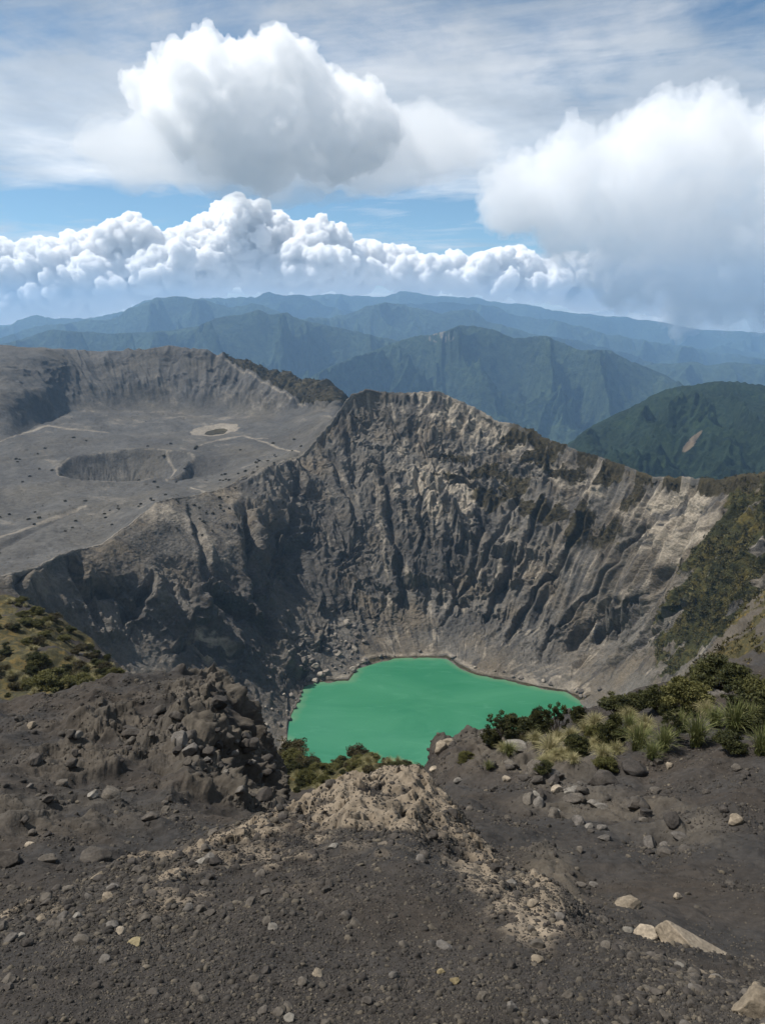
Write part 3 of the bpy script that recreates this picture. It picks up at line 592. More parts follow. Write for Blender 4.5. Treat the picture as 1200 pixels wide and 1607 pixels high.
# the air
def haze():
    N = NT('haze_air'); N.m.node_tree.nodes
    v = N.n('ShaderNodeVolumePrincipled'); v.inputs['Color'].default_value = (.39, .655, 1.0, 1); v.inputs['Density'].default_value = .74e-4; v.inputs['Anisotropy'].default_value = .1
    N.l(v.outputs[0], N.out.inputs['Volume'])
    x0, x1, y0, y1, z0, z1 = -17000, 17000, -600, 15500, H - 820, H + 500
    me = bpy.data.meshes.new('haze')
    me.from_pydata([(x, y, z) for z in (z0, z1) for y in (y0, y1) for x in (x0, x1)], [], [(0,2,3,1),(4,5,7,6),(0,1,5,4),(2,6,7,3),(0,4,6,2),(1,3,7,5)])
    tag(link('haze', me, N.m), 'thin blue haze lying over the far mountains', 'haze', kind='stuff')
haze()

# ------------------------------------------------------------------ lake
def lake():
    N = NT('green_lake_water'); p = N.pos()
    mp = N.n('ShaderNodeMapping'); N.l(p, mp.inputs['Vector']); mp.inputs['Rotation'].default_value = (0, 0, .5); mp.inputs['Scale'].default_value = (1, 2.6, 1); p2 = mp.outputs[0]
    a = N.noise(p2, .012, 5, .6, .8); b = N.noise(p2, .045, 5, .65, 1.2)
    col = N.mix(N.ramp(a, [(.35, 0.), (.7, 1.)]), (.024, .146, .074), (.044, .186, .098))
    col = N.mix(N.ramp(b, [(.56, 0.), (.78, .5)]), col, (.075, .235, .140))
    shn = N.math('ADD', N.attr('shore'), N.math('MULTIPLY', N.math('SUBTRACT', N.noise(p, .09, 4, .6), .5), .5))
    col = N.mix(N.ramp(shn, [(.35, 0.), (.75, .55), (1.0, .9)]), col, (.11, .20, .11))
    nm = N.bump(N.noise(p, .9, 4, .6), .03, .5)
    N.bsdf(col, .18, .4, nm)
    gx = np.linspace(-95, 190, 230); gy = np.linspace(290, 540, 200); X, Y = np.meshgrid(gx, gy); d = np.full(X.shape, 1e9)
    sp_ = sub('G5', 'G6').start; k = (xs > 440) & (xs < 925); bx, by = WX[sp_][k][::4], WY[sp_][k][::4]
    for q in range(len(bx)): d = np.minimum(d, np.hypot(X - bx[q], Y - by[q]))
    tag(link('lake', grid_mesh('lake', X, Y, 0 * X, {'shore': np.clip(1 - d / 11, 0, 1)}), N.m), kind='structure')
lake()

# ------------------------------------------------------------------ shapes shared by stones and plants
def ico(sub):
    p = (1 + 5 ** .5) / 2
    v = [(-1,p,0),(1,p,0),(-1,-p,0),(1,-p,0),(0,-1,p),(0,1,p),(0,-1,-p),(0,1,-p),(p,0,-1),(p,0,1),(-p,0,-1),(-p,0,1)]
    f = [(0,11,5),(0,5,1),(0,1,7),(0,7,10),(0,10,11),(1,5,9),(5,11,4),(11,10,2),(10,7,6),(7,1,8),(3,9,4),(3,4,2),(3,2,6),(3,6,8),(3,8,9),(4,9,5),(2,4,11),(6,2,10),(8,6,7),(9,8,1)]
    v = [np.array(q, float) / np.linalg.norm(q) for q in v]
    for _ in range(sub):
        c = {}; nf = []
        def mid(a, b):
            k = (min(a, b), max(a, b))
            if k not in c:
                m = v[a] + v[b]; v.append(m / np.linalg.norm(m)); c[k] = len(v) - 1
            return c[k]
        for a, b, d in f:
            x, y, z = mid(a, b), mid(b, d), mid(d, a); nf += [(a, x, z), (b, y, x), (d, z, y), (x, y, z)]
        f = nf
    return np.array(v), np.array(f, np.int32)
ICO = {k: ico(k) for k in (0, 1, 2, 3, 4)}
def raw_mesh(name, V, Fc, smooth=True, attrs=None):
    me = bpy.data.meshes.new(name); k = Fc.shape[1]
    me.vertices.add(len(V)); me.vertices.foreach_set('co', V.astype(f4).ravel())
    me.loops.add(Fc.size); me.loops.foreach_set('vertex_index', Fc.astype(np.int32).ravel())
    me.polygons.add(len(Fc)); me.polygons.foreach_set('loop_start', np.arange(len(Fc), dtype=np.int32) * k)
    me.polygons.foreach_set('use_smooth', np.full(len(Fc), smooth)); me.update(calc_edges=True)
    for q, v in (attrs or {}).items():
        a = me.attributes.new(q, 'FLOAT', 'POINT'); a.data.foreach_set('value', v.astype(f4).ravel())
    return me
def stone_verts(sub, seed, cuts=9, rough=.12, flat=(1, 1, .7)):
    g = np.random.default_rng(seed); v, f = ICO[sub]; v = v.copy()
    for _ in range(cuts):
        n = g.normal(size=3); n /= np.linalg.norm(n); c = g.uniform(.5, .85)
        d = v @ n; v = v - np.outer(np.maximum(d - c, 0) * .92, n)
    v = v * (1 + rough * n3(v[:, 0] * 1.3, v[:, 1] * 1.3, v[:, 2] * 1.3, seed)[:, None] + rough * .5 * n3(v[:, 0] * 4, v[:, 1] * 4, v[:, 2] * 4, seed + 1)[:, None])
    if sub >= 3: v = v * (1 + rough * .25 * n3(v[:, 0] * 11, v[:, 1] * 11, v[:, 2] * 11, seed + 2)[:, None])
    return v * np.array(flat), f
def rotz(a):
    c, s_ = np.cos(a), np.sin(a); z = 0 * a; return np.stack([np.stack([c, -s_, z], -1), np.stack([s_, c, z], -1), np.stack([z, z, z + 1], -1)], -2)
def rand_rot(g, n):
    q = g.normal(size=(n, 4)); q /= np.linalg.norm(q, axis=1)[:, None]; w, x, y, z = q.T
    return np.stack([np.stack([1-2*(y*y+z*z), 2*(x*y-z*w), 2*(x*z+y*w)], -1), np.stack([2*(x*y+z*w), 1-2*(x*x+z*z), 2*(y*z-x*w)], -1), np.stack([2*(x*z-y*w), 2*(y*z+x*w), 1-2*(x*x+y*y)], -1)], 1)

# where the land is
def at(px, py, a='F0', b='P5'):
    j = int(np.argmin(np.abs(xs - px))); r_ = sub(a, b); col = PYW[r_, j]
    i = r_.start + int(np.argmax(col <= py)); return np.array([WX[i, j], WY[i, j], WZ[i, j]])
VIS = np.minimum.accumulate(PYW, axis=0) >= PYW - 1.5
def sample(n, a, b, g, weight=None):
    """n places spread over the land between two lines, with their row / column cell"""
    r_ = sub(a, b); q_ = n * (12 if n < 1000 else 3); i = g.integers(r_.start, r_.stop - 1, q_); j = g.integers(0, NX - 1, q_)
    w = VIS[i, j] & (XS[i, j] > -90) & (XS[i, j] < 1290)
    if weight is not None: w &= g.random(q_) < weight[i, j]
    i, j = i[w][:n], j[w][:n]; u, v = g.random(len(i)), g.random(len(i))
    def bi(A): return A[i, j]*(1-u)*(1-v) + A[i, j+1]*u*(1-v) + A[i+1, j]*(1-u)*v + A[i+1, j+1]*u*v
    return np.stack([bi(WX), bi(WY), bi(WZ)], 1), i, j

def stone_material(name, c1, c2, c3, sc=1.0):
    N = NT(name); oc_ = N.n('ShaderNodeTexCoord').outputs['Object']
    rnd = N.n('ShaderNodeObjectInfo').outputs['Random']; tone = N.math('FRACT', N.math('ADD', N.attr('tone'), rnd))
    col = N.ramp(tone, [(.0, c1), (.55, c2), (.9, c3)])
    p = N.pos(); f = N.noise(p, 30 * sc, 5, .7); g_ = N.noise(p, 5 * sc, 4, .6)
    col = N.mix(1.0, col, N.ramp(f, [(.3, .6), (.7, 1.4)]), 'MULTIPLY'); col = N.mix(1.0, col, N.ramp(g_, [(.35, .75), (.65, 1.25)]), 'MULTIPLY')
    N.bsdf(col, .9, .2, N.bump(f, .012 / sc, .7)); return N.m
m_gravel = stone_material('gravel_stone', (.027, .0235, .021), (.044, .039, .0335), (.095, .080, .060))
m_dark = stone_material('dark_basalt', (.040, .035, .031), (.062, .054, .046), (.09, .078, .064))
m_tan = stone_material('pale_stone', (.15, .122, .088), (.20, .165, .122), (.27, .225, .17))
m_grey = stone_material('grey_stone', (.085, .076, .067), (.12, .108, .094), (.17, .155, .132))
m_ochre = stone_material('ochre_stone', (.17, .135, .07), (.20, .16, .09), (.23, .19, .11))
m_scree = stone_material('scree_stone', (.085, .075, .065), (.15, .13, .11), (.24, .21, .17), .05)

# ------------------------------------------------------------------ gravel (one mass) and the larger loose stones (each its own)
g = np.random.default_rng(21)
wgt = np.ones((NR, NX)); nb = fbm2(WX, WY, 1.7, 3, 200)
wgt = np.where(T < LI['F4'], .35 + .65 * sstep(-.5, .25, nb), .10 + .9 * sstep(-.05, .5, nb)) * (1 - .75 * M_tan)
lane = np.exp(-(((XS - 950) - (PYB - 1330) * .9) / 70) ** 2) * (T > LI['F3']); wgt *= 1 - .85 * lane
band_ = np.exp(-(((XS - 940) - (PYB - 1285) * 2.6) / 60) ** 2) * (T > LI['F4']) * (XS > 760); wgt = np.clip(wgt + .8 * band_ * sstep(-.4, .3, nb), 0, 1)
wgt *= (PYB > 1060)
P1, i1, j1 = sample(78000, 'F1', 'F4', g, wgt); P2, i2, j2 = sample(30000, 'F4', 'F7', g, wgt)
P = np.concatenate([P1, P2]); D = np.linalg.norm(P - [0, 0, H], axis=1)
pxs = 2.3 * (1 - g.random(len(P))) ** (-.40); pxs = np.minimum(pxs, 11 + 7 * g.random(len(P)))          # breadth in photo pixels
size = pxs * D / F * .5
size = np.where(np.arange(len(P)) < len(P1), size, size * .85)
tone = np.clip(g.beta(1.7, 3.2, len(P)) + .12 * n2(P[:, 0] * .8, P[:, 1] * .8, 9), 0.01, .97)
order = np.argsort(-pxs); big, small = order[:230], order[230:]
protos = [stone_verts(1, 300 + k, 6, .16, (1, .8, .62)) for k in range(10)] + [stone_verts(0, 320 + k, 3, .2, (1, .8, .65)) for k in range(8)]
large_ = pxs[small] > 5.0
VV, FF, TT, off = [], [], [], 0
for k, (v, f) in enumerate(protos):
    idx = small[large_][k::10] if k < 10 else small[~large_][k - 10::8]; Rm = rand_rot(g, len(idx)) ; Rm = np.where((g.random(len(idx)) < .6)[:, None, None], rotz(g.uniform(0, 6.28, len(idx))), Rm)
    V = np.einsum('nij,vj->nvi', Rm, v) * size[idx][:, None, None] + P[idx][:, None, :] + np.array([0, 0, 1.]) * size[idx][:, None, None] * .02
    VV.append(V.reshape(-1, 3)); FF.append((f[None] + (np.arange(len(idx)) * len(v))[:, None, None]).reshape(-1, 3) + off); off += len(idx) * len(v)
    TT.append(np.repeat(tone[idx], len(v)))
tag(link('gravel', raw_mesh('gravel', np.concatenate(VV), np.concatenate(FF), True, {'tone': np.concatenate(TT)}), m_gravel), 'loose dark gravel scattered over the soil', 'gravel', kind='stuff')
STN = [raw_mesh('stone', *stone_verts(3, 400 + k, 8, .14, (1, .82, .66))) for k in range(8)]
SM = {}
def stone(name, P_, size_, mat, label, cat, group, k, flat=1, sink=.2, rot=None):
    key = (k, mat.name)
    if key not in SM: SM[key] = STN[k].copy(); SM[key].materials.append(mat)
    o = bpy.data.objects.new(name, SM[key]); C.objects.link(o); sx = np.broadcast_to(size_, (3,)).astype(float)
    o.location = Vector(P_) + Vector((0, 0, sx[2] * (.66 - sink) * .6)); o.scale = sx
    o.rotation_euler = rot if rot is not None else (g.uniform(-.4, .4), g.uniform(-.4, .4), g.uniform(0, 6.28))
    return tag(o, label, cat, group)
for n_, i in enumerate(big):
    x, y, z = P[i]; px = (x / y) * F * .86 + CX; on_mound = i < len(P1)
    q = g.random(); mat, cn = (m_dark, 'dark') if q < .74 else (m_grey, 'grey') if q < .9 else (m_tan, 'pale tan')
    where = ('gravel mound beside the other pebbles' if on_mound else 'dark slope below the lumpy outcrop' if px < 480 else 'sandy slope below the bushes')
    stone('stone', P[i], size[i] * 1.05, mat, f'{cn} stone lying loose on the {where}', 'stone', f'{cn} stones on the {where}', n_ % 8)
# stones and boulders one can point to: (x, y, width px, height px, material, label)
BL = [
 (1152, 1298, 21, 24, m_tan, 'angular tan boulder alone on dark sand under the green tussocks', 'boulder'),
 (1066, 1320, 20, 13, m_grey, 'smooth rounded grey stone just below the angular tan boulder', 'stone'),
 (985, 1428, 38, 17, m_tan, 'flat tan rock with curved top half buried in dark sand', 'rock'),
 (1017, 1478, 34, 30, m_tan, 'pale lump of rock touching the large flat slab', 'rock'),
 (1192, 1606, 64, 52, m_tan, 'pale boulder cut off by the bottom corner of the view', 'boulder'),
 (695, 1490, 24, 13, m_grey, 'thin pale grey stone with pointed end on gravel mound', 'stone'),
 (713, 1550, 13, 20, m_ochre, 'upright ochre yellow stone among dark pebbles', 'stone'),
 (692, 1532, 11, 12, m_ochre, 'small mossy yellow stone beside the upright ochre one', 'stone'),
 (842, 1512, 19, 13, m_tan, 'oval tan stone on gravel below the dark ledge', 'stone'),
 (843, 1490, 18, 17, m_dark, 'round black stone directly above the oval tan stone', 'stone'),
 (131, 1486, 24, 19, m_dark, 'large brown stone with pale cap on the gravel slope', 'stone'),
 (214, 1486, 22, 13, m_ochre, 'pale yellow stone resting against a dark pebble', 'stone'),
 (802, 1598, 19, 30, m_grey, 'tall grey stone standing at the bottom edge', 'stone'),
 (913, 1394, 17, 11, m_dark, 'dark brown stone in the sandy gully by the crumbling ledge', 'stone'),
 (932, 1392, 13, 10, m_grey, 'small light stone paired with a dark brown one in the gully', 'stone'),
 (1064, 1416, 12, 18, m_tan, 'narrow tan stone alone on smooth dark sand', 'stone'),
 (840, 1220, 30, 34, m_dark, 'dark boulder standing below the grassy ridge with shadowed hollow', 'boulder'),
 (873, 1248, 17, 20, m_tan, 'split tan stone below the dark standing boulder', 'stone'),
 (812, 1180, 36, 20, m_grey, 'grey boulder among the tussocks on the ridge', 'boulder'),
 (762, 1162, 22, 18, m_grey, 'rounded grey boulder at the ridge edge beside the bare-stemmed shrub', 'boulder'),
 (945, 1240, 44, 34, m_dark, 'broad dark ledge boulder under a tuft of grass', 'boulder'),
 (992, 1218, 38, 28, m_dark, 'cracked brown boulder beneath the long-bladed tussocks', 'boulder'),
 (1115, 1102, 60, 20, m_grey, 'long flat grey slab lying between the ridge bushes', 'slab'),
 (718, 1230, 13, 12, m_grey, 'small square grey stone on the saddle beside the lake gap', 'stone'),
 (690, 1186, 20, 30, m_tan, 'whitish jagged rock at the tip of the ridge over the lake', 'rock'),
 (703, 1172, 22, 16, m_tan, 'brown knobbly rock behind the whitish jagged tip', 'rock'),
 (1030, 1250, 22, 15, m_dark, 'dark boulder in the row of rocks across the slope', 'boulder'),
 (900, 1262, 26, 16, m_dark, 'low dark boulder left of the row of rocks', 'boulder'),
 (1000, 1272, 30, 17, m_dark, 'wide dark boulder ending the row of rocks', 'boulder'),
 (148, 1355, 40, 26, m_dark, 'jagged black boulder casting deep shade beside the pale crust', 'boulder'),
 (14, 1370, 34, 50, m_dark, 'black upright boulder cut by the side of the view', 'boulder'),
 (75, 1355, 24, 15, m_dark, 'small black boulder between two jagged ones', 'boulder'),
 (238, 1288, 26, 14, m_dark, 'black stone beneath the long ledge on the dark slope', 'stone'),
]
for k, (px, py, w, h, mat, lb, ct) in enumerate(BL):
    p = at(px, py - h * .25, 'F1', 'G0'); d = float(np.linalg.norm(p - np.array([0, 0, H])))
    stone(ct if ct != 'slab' else 'rock_slab', p, np.array([w, w * .85, h * 1.1]) * d / F * .56, mat, lb, ct, None, k % 8, sink=.35, rot=(g.uniform(-.25, .25), g.uniform(-.25, .25), g.uniform(-.5, .5)))
for k in range(46):
    a_ = g.random(); lane_ = k % 3
    px, py = [(770 + 150 * a_, 1195 + 50 * a_), (860 + 190 * a_, 1235 + 60 * a_), (780 + 300 * a_, 1255 + 95 * a_)][lane_]
    px += g.normal() * 14; py += g.normal() * 8; p = at(px, py, 'F4', 'G0'); d = float(np.linalg.norm(p - np.array([0, 0, H]))); w = g.uniform(10, 27) * d / F * .55
    wh = ['steep bank below the pale grass', 'broken ledge across the slope', 'gully side under the broken ledge'][lane_]
    stone('stone', p, np.array([w, w * .8, w * .85]), m_dark if g.random() < .8 else m_grey, 'rough dark stone half sunk in the ' + wh, 'stone', 'stones sunk in the ' + wh, k % 8, sink=.4)
for k in range(64):
    if k < 46: px = 230 + 190 * g.random(); py = 1085 + (px - 230) * .75 * g.random() + 90 * g.random(); wh = 'lumpy dark outcrop beside the lake view'
    else: px = 20 + 210 * g.random(); py = 1150 + 150 * g.random(); wh = 'dark slope falling from the lumpy outcrop'
    p = at(px, py, 'F5', 'G0'); d = float(np.linalg.norm(p - np.array([0, 0, H]))); w = (9 + 22 * g.random() ** 1.8) * d / F * .55
    stone('rock', p, np.array([w, w * .9, w]), m_dark if g.random() < .75 else m_grey, 'angular dark rock jutting from the ' + wh, 'rock', 'rocks on the ' + wh, k % 8, sink=.35)
# the big pale slab
v, f = stone_verts(4, 77, 10, .10, (1, .8, .42)); p = at(1102, 1492, 'F1', 'F5')
o = link('rock_slab', raw_mesh('rock_slab', v, f), m_tan); o.location = Vector(p) + Vector((0, 0, -.05)); d = float(np.linalg.norm(p - np.array([0, 0, H]))); o.scale = np.array([86, 56, 66]) * d / F; o.rotation_euler = (-.35, .30, -.35)
tag(o, 'largest flat pale slab of rock, half buried at the foot of the sandy gully', 'rock slab')
# blocks fallen round the lake
for k in range(130):
    if k < 84:
        a_ = g.random(); px = 462 + 110 * a_ + g.normal() * 22; py = 1075 - 85 * g.random() - 30 * a_ + 10
        where = 'scree under the dark cliff'
    elif k < 112: px = g.uniform(400, 500); py = g.uniform(1085, 1150); where = 'dark shore where the lake is narrowest'; px -= 10
    else: px = g.uniform(580, 940); py = np.interp(px, [s_[0] for s_ in SH], [s_[1] for s_ in SH]) - g.uniform(2, 12); where = 'ashy beach behind the lake'
    p = at(px, py, 'G5', 'C'); d = float(np.linalg.norm(p - np.array([0, 0, H]))); w = (4 + 7 * g.random() ** 2.2) * d / F * .6
    stone('boulder', p, np.array([w, w, w * 1.1]), m_scree, 'angular grey block lying on the ' + where, 'boulder', 'blocks on the ' + where, k % 8)

# ------------------------------------------------------------------ plants
def leaf_material(name, cols, tr=.25):
    N = NT(name); rnd = N.n('ShaderNodeObjectInfo').outputs['Random']
    t_ = N.math('ADD', N.math('MULTIPLY', N.attr('tone'), .8), N.math('MULTIPLY', rnd, .2))
    col = N.ramp(t_, [(k / (len(cols) - 1), c) for k, c in enumerate(cols)])
    b = N.n('ShaderNodeBsdfPrincipled'); N.l(col, b.inputs['Base Color']); b.inputs['Roughness'].default_value = .7; b.inputs['Specular IOR Level'].default_value = .2
    t2 = N.n('ShaderNodeBsdfTranslucent'); N.l(col, t2.inputs['Color']); ms = N.n('ShaderNodeMixShader'); ms.inputs[0].default_value = tr
    N.l(b.outputs[0], ms.inputs[1]); N.l(t2.outputs[0], ms.inputs[2]); N.l(ms.outputs[0], N.out.inputs['Surface']); return N.m
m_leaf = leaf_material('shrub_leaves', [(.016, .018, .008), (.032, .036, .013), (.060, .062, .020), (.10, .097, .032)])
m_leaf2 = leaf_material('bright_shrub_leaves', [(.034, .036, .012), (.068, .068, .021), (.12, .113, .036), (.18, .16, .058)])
m_blade = leaf_material('grass_blades', [(.050, .060, .020), (.10, .115, .036), (.19, .19, .075), (.34, .30, .17)])
m_straw = leaf_material('straw_blades', [(.13, .13, .05), (.22, .20, .09), (.32, .28, .15), (.42, .36, .22)])
m_heath = leaf_material('heath_leaves', [(.022, .019, .010), (.045, .038, .018), (.075, .062, .026), (.10, .085, .034)])
N = NT('bark'); N.bsdf(N.ramp(N.noise(N.pos(), 9, 4, .6), [(.3, (.05, .04, .032)), (.7, (.16, .13, .10))]), .9, .1); m_bark = N.m
def leaves(cent, size, g, tone, per=1, up=.35):
    n = len(cent); a = g.normal(size=(n, 3)); a[:, 2] = np.abs(a[:, 2]) * .6 + up; a /= np.linalg.norm(a, axis=1)[:, None]
    b = np.cross(a, g.normal(size=(n, 3))); b /= np.linalg.norm(b, axis=1)[:, None]; sz = (size * g.uniform(.6, 1.3, n))[:, None]
    c1 = cent - b * sz * .3; c2 = cent + b * sz * .3; tip = cent + a * sz; ba = cent - a * sz * .25
    V = np.stack([ba, c2, tip, c1], 1).reshape(-1, 3); Fq = np.arange(n * 4).reshape(n, 4)
    return V, Fq, np.repeat(tone, 4)
def tubes(paths):
    V, Fq, off = [], [], 0
    for pts, rad in paths:
        pts = np.array(pts); n = len(pts); an = np.arange(5) * 2 * np.pi / 5
        for k in range(n):
            d = pts[min(k + 1, n - 1)] - pts[max(k - 1, 0)]; d = d / (np.linalg.norm(d) + 1e-9); u = np.cross(d, [.3, .9, .1]); u /= np.linalg.norm(u); w = np.cross(d, u)
            V.append(pts[k] + rad[k] * (np.cos(an)[:, None] * u + np.sin(an)[:, None] * w))
        for k in range(n - 1):
            for q in range(5): Fq.append((off + k*5 + q, off + k*5 + (q+1) % 5, off + (k+1)*5 + (q+1) % 5, off + (k+1)*5 + q))
        off += n * 5
    return np.concatenate(V), np.array(Fq, np.int32)
def shrub_meshes(seed, nb, leafn, leaf, dome=1.0, bare=.35, clump=.17):
    """a shrub one metre wide and high: stems forking from the base to tufts of leaves under a domed outline"""
    g = np.random.default_rng(seed); paths = []; tips = []
    for k in range(nb):
        az = g.uniform(0, 6.28); el = g.uniform(.05, 1) ** .6; rr_ = .5 * np.sqrt(1 - (el * .9) ** 2) * g.uniform(.75, 1.05); end = np.array([np.cos(az) * rr_, np.sin(az) * rr_, .22 + el * .68 * dome * g.uniform(.82, 1.08)])
        a = np.array([np.cos(az), np.sin(az), 0]) * .05 * g.random(); m = end * np.array([.42, .42, .55]) + g.normal(size=3) * .035
        paths.append(([a, (a + m) / 2 + g.normal(size=3) * .015, m, (m + end) / 2 + g.normal(size=3) * .02, end], np.array([.022, .018, .014, .010, .005]) * g.uniform(.7, 1.1)))
        tips.append(end)
        for _ in range(2):
            e2 = m + (end - m) * .6 + g.normal(size=3) * .11; paths.append(([m, e2], [.009, .004])); tips.append(e2)
    tips = np.array(tips); c = []; tn = []
    for t_ in tips:
        k = g.normal(size=(leafn, 3)); k /= np.linalg.norm(k, axis=1)[:, None]; k *= (clump * g.uniform(.6, 1.15)) * g.random((leafn, 1)) ** .45; k[:, 2] *= .6
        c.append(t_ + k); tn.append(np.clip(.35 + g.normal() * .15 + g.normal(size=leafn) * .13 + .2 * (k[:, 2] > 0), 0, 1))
    c = np.concatenate(c); tn = np.concatenate(tn)
    return tubes(paths), leaves(c, leaf, g, tn)
def tussock_verts(seed, n, droop, g=None, width=.012):
    g = np.random.default_rng(seed); az = g.uniform(0, 6.28, n); lean = g.uniform(.08, 1.0, n) ** .8; L = g.uniform(.55, 1.05, n)
    d = np.stack([np.cos(az), np.sin(az)], 1); ts = np.linspace(0, 1, 6); V = []
    base = g.normal(size=(n, 2)) * .06; sd_ = np.stack([-d[:, 1], d[:, 0]], 1) * width * g.uniform(.6, 1.4, (n, 1))
    for t_ in ts:
        r_ = L * lean * (t_ * .35 + .45 * t_ ** 2) ; h = L * (t_ - droop * lean * t_ ** 2.4); w = (1 - t_) ** .7 + .03
        c = base + d * r_[:, None]; V.append(np.stack([np.concatenate([c - sd_ * w, h[:, None]], 1), np.concatenate([c + sd_ * w, h[:, None]], 1)], 1))
    V = np.stack(V, 1).reshape(n, 12, 3); q = np.array([(2*k, 2*k+1, 2*k+3, 2*k+2) for k in range(5)])
    Fq = (q[None] + (np.arange(n) * 12)[:, None, None]).reshape(-1, 4); tn = np.repeat(np.clip(g.normal(.45, .25, n), 0, 1), 12)
    return V.reshape(-1, 3), Fq, tn
SH_ = {}
for kd, (n_, args, mat) in {'dark': (3, (26, 120, .060, 1.0, .3, .17), m_leaf), 'dome': (3, (30, 120, .055, .9, .3, .17), m_leaf2), 'sparse': (2, (11, 60, .06, 1.15, .5, .12), m_leaf), 'heath': (2, (16, 70, .07, .8, .3, .2), m_heath)}.items():
    for k in range(n_):
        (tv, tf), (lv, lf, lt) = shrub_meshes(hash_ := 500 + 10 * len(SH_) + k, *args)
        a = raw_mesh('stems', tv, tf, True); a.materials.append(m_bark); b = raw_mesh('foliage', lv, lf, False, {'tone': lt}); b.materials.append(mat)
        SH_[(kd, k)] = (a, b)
for k in range(3):
    V, Fq, tn = tussock_verts(600 + k, 260, .55); a = raw_mesh('tussock', V, Fq, False, {'tone': tn}); a.materials.append(m_blade); SH_[('tussock', k)] = a
    V, Fq, tn = tussock_verts(620 + k, 420, .75, width=.009); a = raw_mesh('tussock', V, Fq, False, {'tone': tn}); a.materials.append(m_straw); SH_[('straw', k)] = a
def plant(kind, px, py, w, h, label, cat, group=None, zone=('F4', 'G0'), var=0, p=None):
    if p is None: p = at(px, py, *zone)
    d = float(np.linalg.norm(p - np.array([0, 0, H]))); sx = w * d / F; sz = h * d / F
    if kind in ('tussock', 'straw'):
        o = bpy.data.objects.new('grass_tussock', SH_[(kind, var % 3)]); C.objects.link(o); s_ = (sx * .8, sx * .8, sz * 1.2)
    else:
        nv_ = {'dark': 3, 'dome': 3, 'sparse': 2, 'heath': 2}[kind]; a, b = SH_[(kind, var % nv_)]
        o = bpy.data.objects.new('shrub', None); C.objects.link(o); o.empty_display_size = .1; s_ = (sx, sx, sz * 1.05)
        link('stems', a, None, o); link('foliage', b, None, o)
    o.location = Vector(p) - Vector((0, 0, sz * .06)); o.scale = s_; o.rotation_euler = (0, 0, (px * 1.37 + py) % 6.28)
    return tag(o, label, cat, group)
NEARP = [
 ('sparse', 785, 1166, 44, 50, 'bare-stemmed dark shrub spreading at the ridge end against the green lake'),
 ('dark', 772, 1172, 26, 26, 'small dense shrub at the foot of the bare-stemmed one'),
 ('dark', 810, 1156, 48, 28, 'low brownish shrub between two dark upright shrubs'),
 ('dark', 847, 1150, 34, 38, 'dark leafy shrub leaning on the tall upright shrub'),
 ('sparse', 870, 1150, 34, 54, 'tall upright dark shrub standing out against the lake'),
 ('dark', 905, 1140, 25, 32, 'round dark shrub just beyond the tall upright one'),
 ('dark', 906, 1182, 36, 25, 'flat dark green bush in the middle of the straw grass'),
 ('dark', 958, 1170, 36, 48, 'round-headed shrub on dark stems amid pale grass'),
 ('dome', 930, 1160, 26, 20, 'small light green bush beside the round-headed shrub'),
 ('dark', 966, 1122, 50, 28, 'wide dark green bush on the ridge line over the pale beach'),
 ('dark', 1000, 1112, 30, 26, 'small dark bush on the ridge line between two wider ones'),
 ('dark', 1030, 1115, 44, 36, 'rounded dark bush beside the bright domed one'),
 ('dome', 1072, 1112, 62, 48, 'bright green domed bush with pale bare stems below'),
 ('dark', 1045, 1128, 24, 22, 'little black-green bush under the bright domed bush'),
 ('dark', 1128, 1084, 70, 44, 'largest dark domed bush on the ridge above the grey slab'),
 ('dark', 1096, 1090, 36, 26, 'dark bush joined to the largest domed bush'),
 ('sparse', 1160, 1128, 60, 52, 'dark topped shrub with long bare stems behind the tussocks'),
 ('dome', 1190, 1112, 60, 44, 'green bush at the edge of the view beside the grey slab'),
 ('dark', 1192, 1152, 46, 34, 'dark bush low at the edge of the view among tussocks'),
 ('sparse', 1048, 1165, 34, 46, 'thin leafless-looking shrub with pale stems in the tussocks'),
 ('dark', 852, 1212, 26, 15, 'cushion bush growing on the dark standing boulder'),
 ('dome', 950, 1212, 30, 24, 'tuft of green brown bush on top of the broad ledge boulder'),
 ('dome', 730, 1196, 22, 16, 'small faded bush under the tip of the ridge'),
 ('dark', 1142, 1180, 40, 26, 'dark low bush under the long tussocks by bare soil'),
]
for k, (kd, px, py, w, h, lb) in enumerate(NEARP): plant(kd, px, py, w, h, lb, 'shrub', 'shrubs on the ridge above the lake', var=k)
TUS = [(1000,1178,64,50,'spiky tussock with arching blades above the bare soil'),(1038,1180,54,48,'green tussock with broad blades beside the leafless-looking shrub'),(1090,1172,66,58,'biggest grass tussock with long drooping blades'),(1020,1192,46,34,'low green tussock spilling onto dark sand'),
       (1148,1150,70,52,'yellowed tussock of long blades under the dark topped shrub'),(1190,1185,60,50,'drooping tussock at the edge of the view over bare soil'),(1176,1140,50,40,'pale tussock tangled with bare stems'),(1066,1150,50,40,'tussock right under the bright domed bush'),
       (1120,1140,50,36,'tussock hiding the end of the grey slab'),(985,1150,44,34,'tussock behind the spiky one, half straw coloured'),(800,1185,36,26,'tussock on the ridge beside the grey boulder'),(765,1208,22,18,'small tussock on the slope under the small dense shrub')]
for k, (px, py, w, h, lb) in enumerate(TUS): plant('tussock', px, py, w, h, lb, 'grass tussock', 'long-bladed tussocks on the ridge', var=k)
k = 0
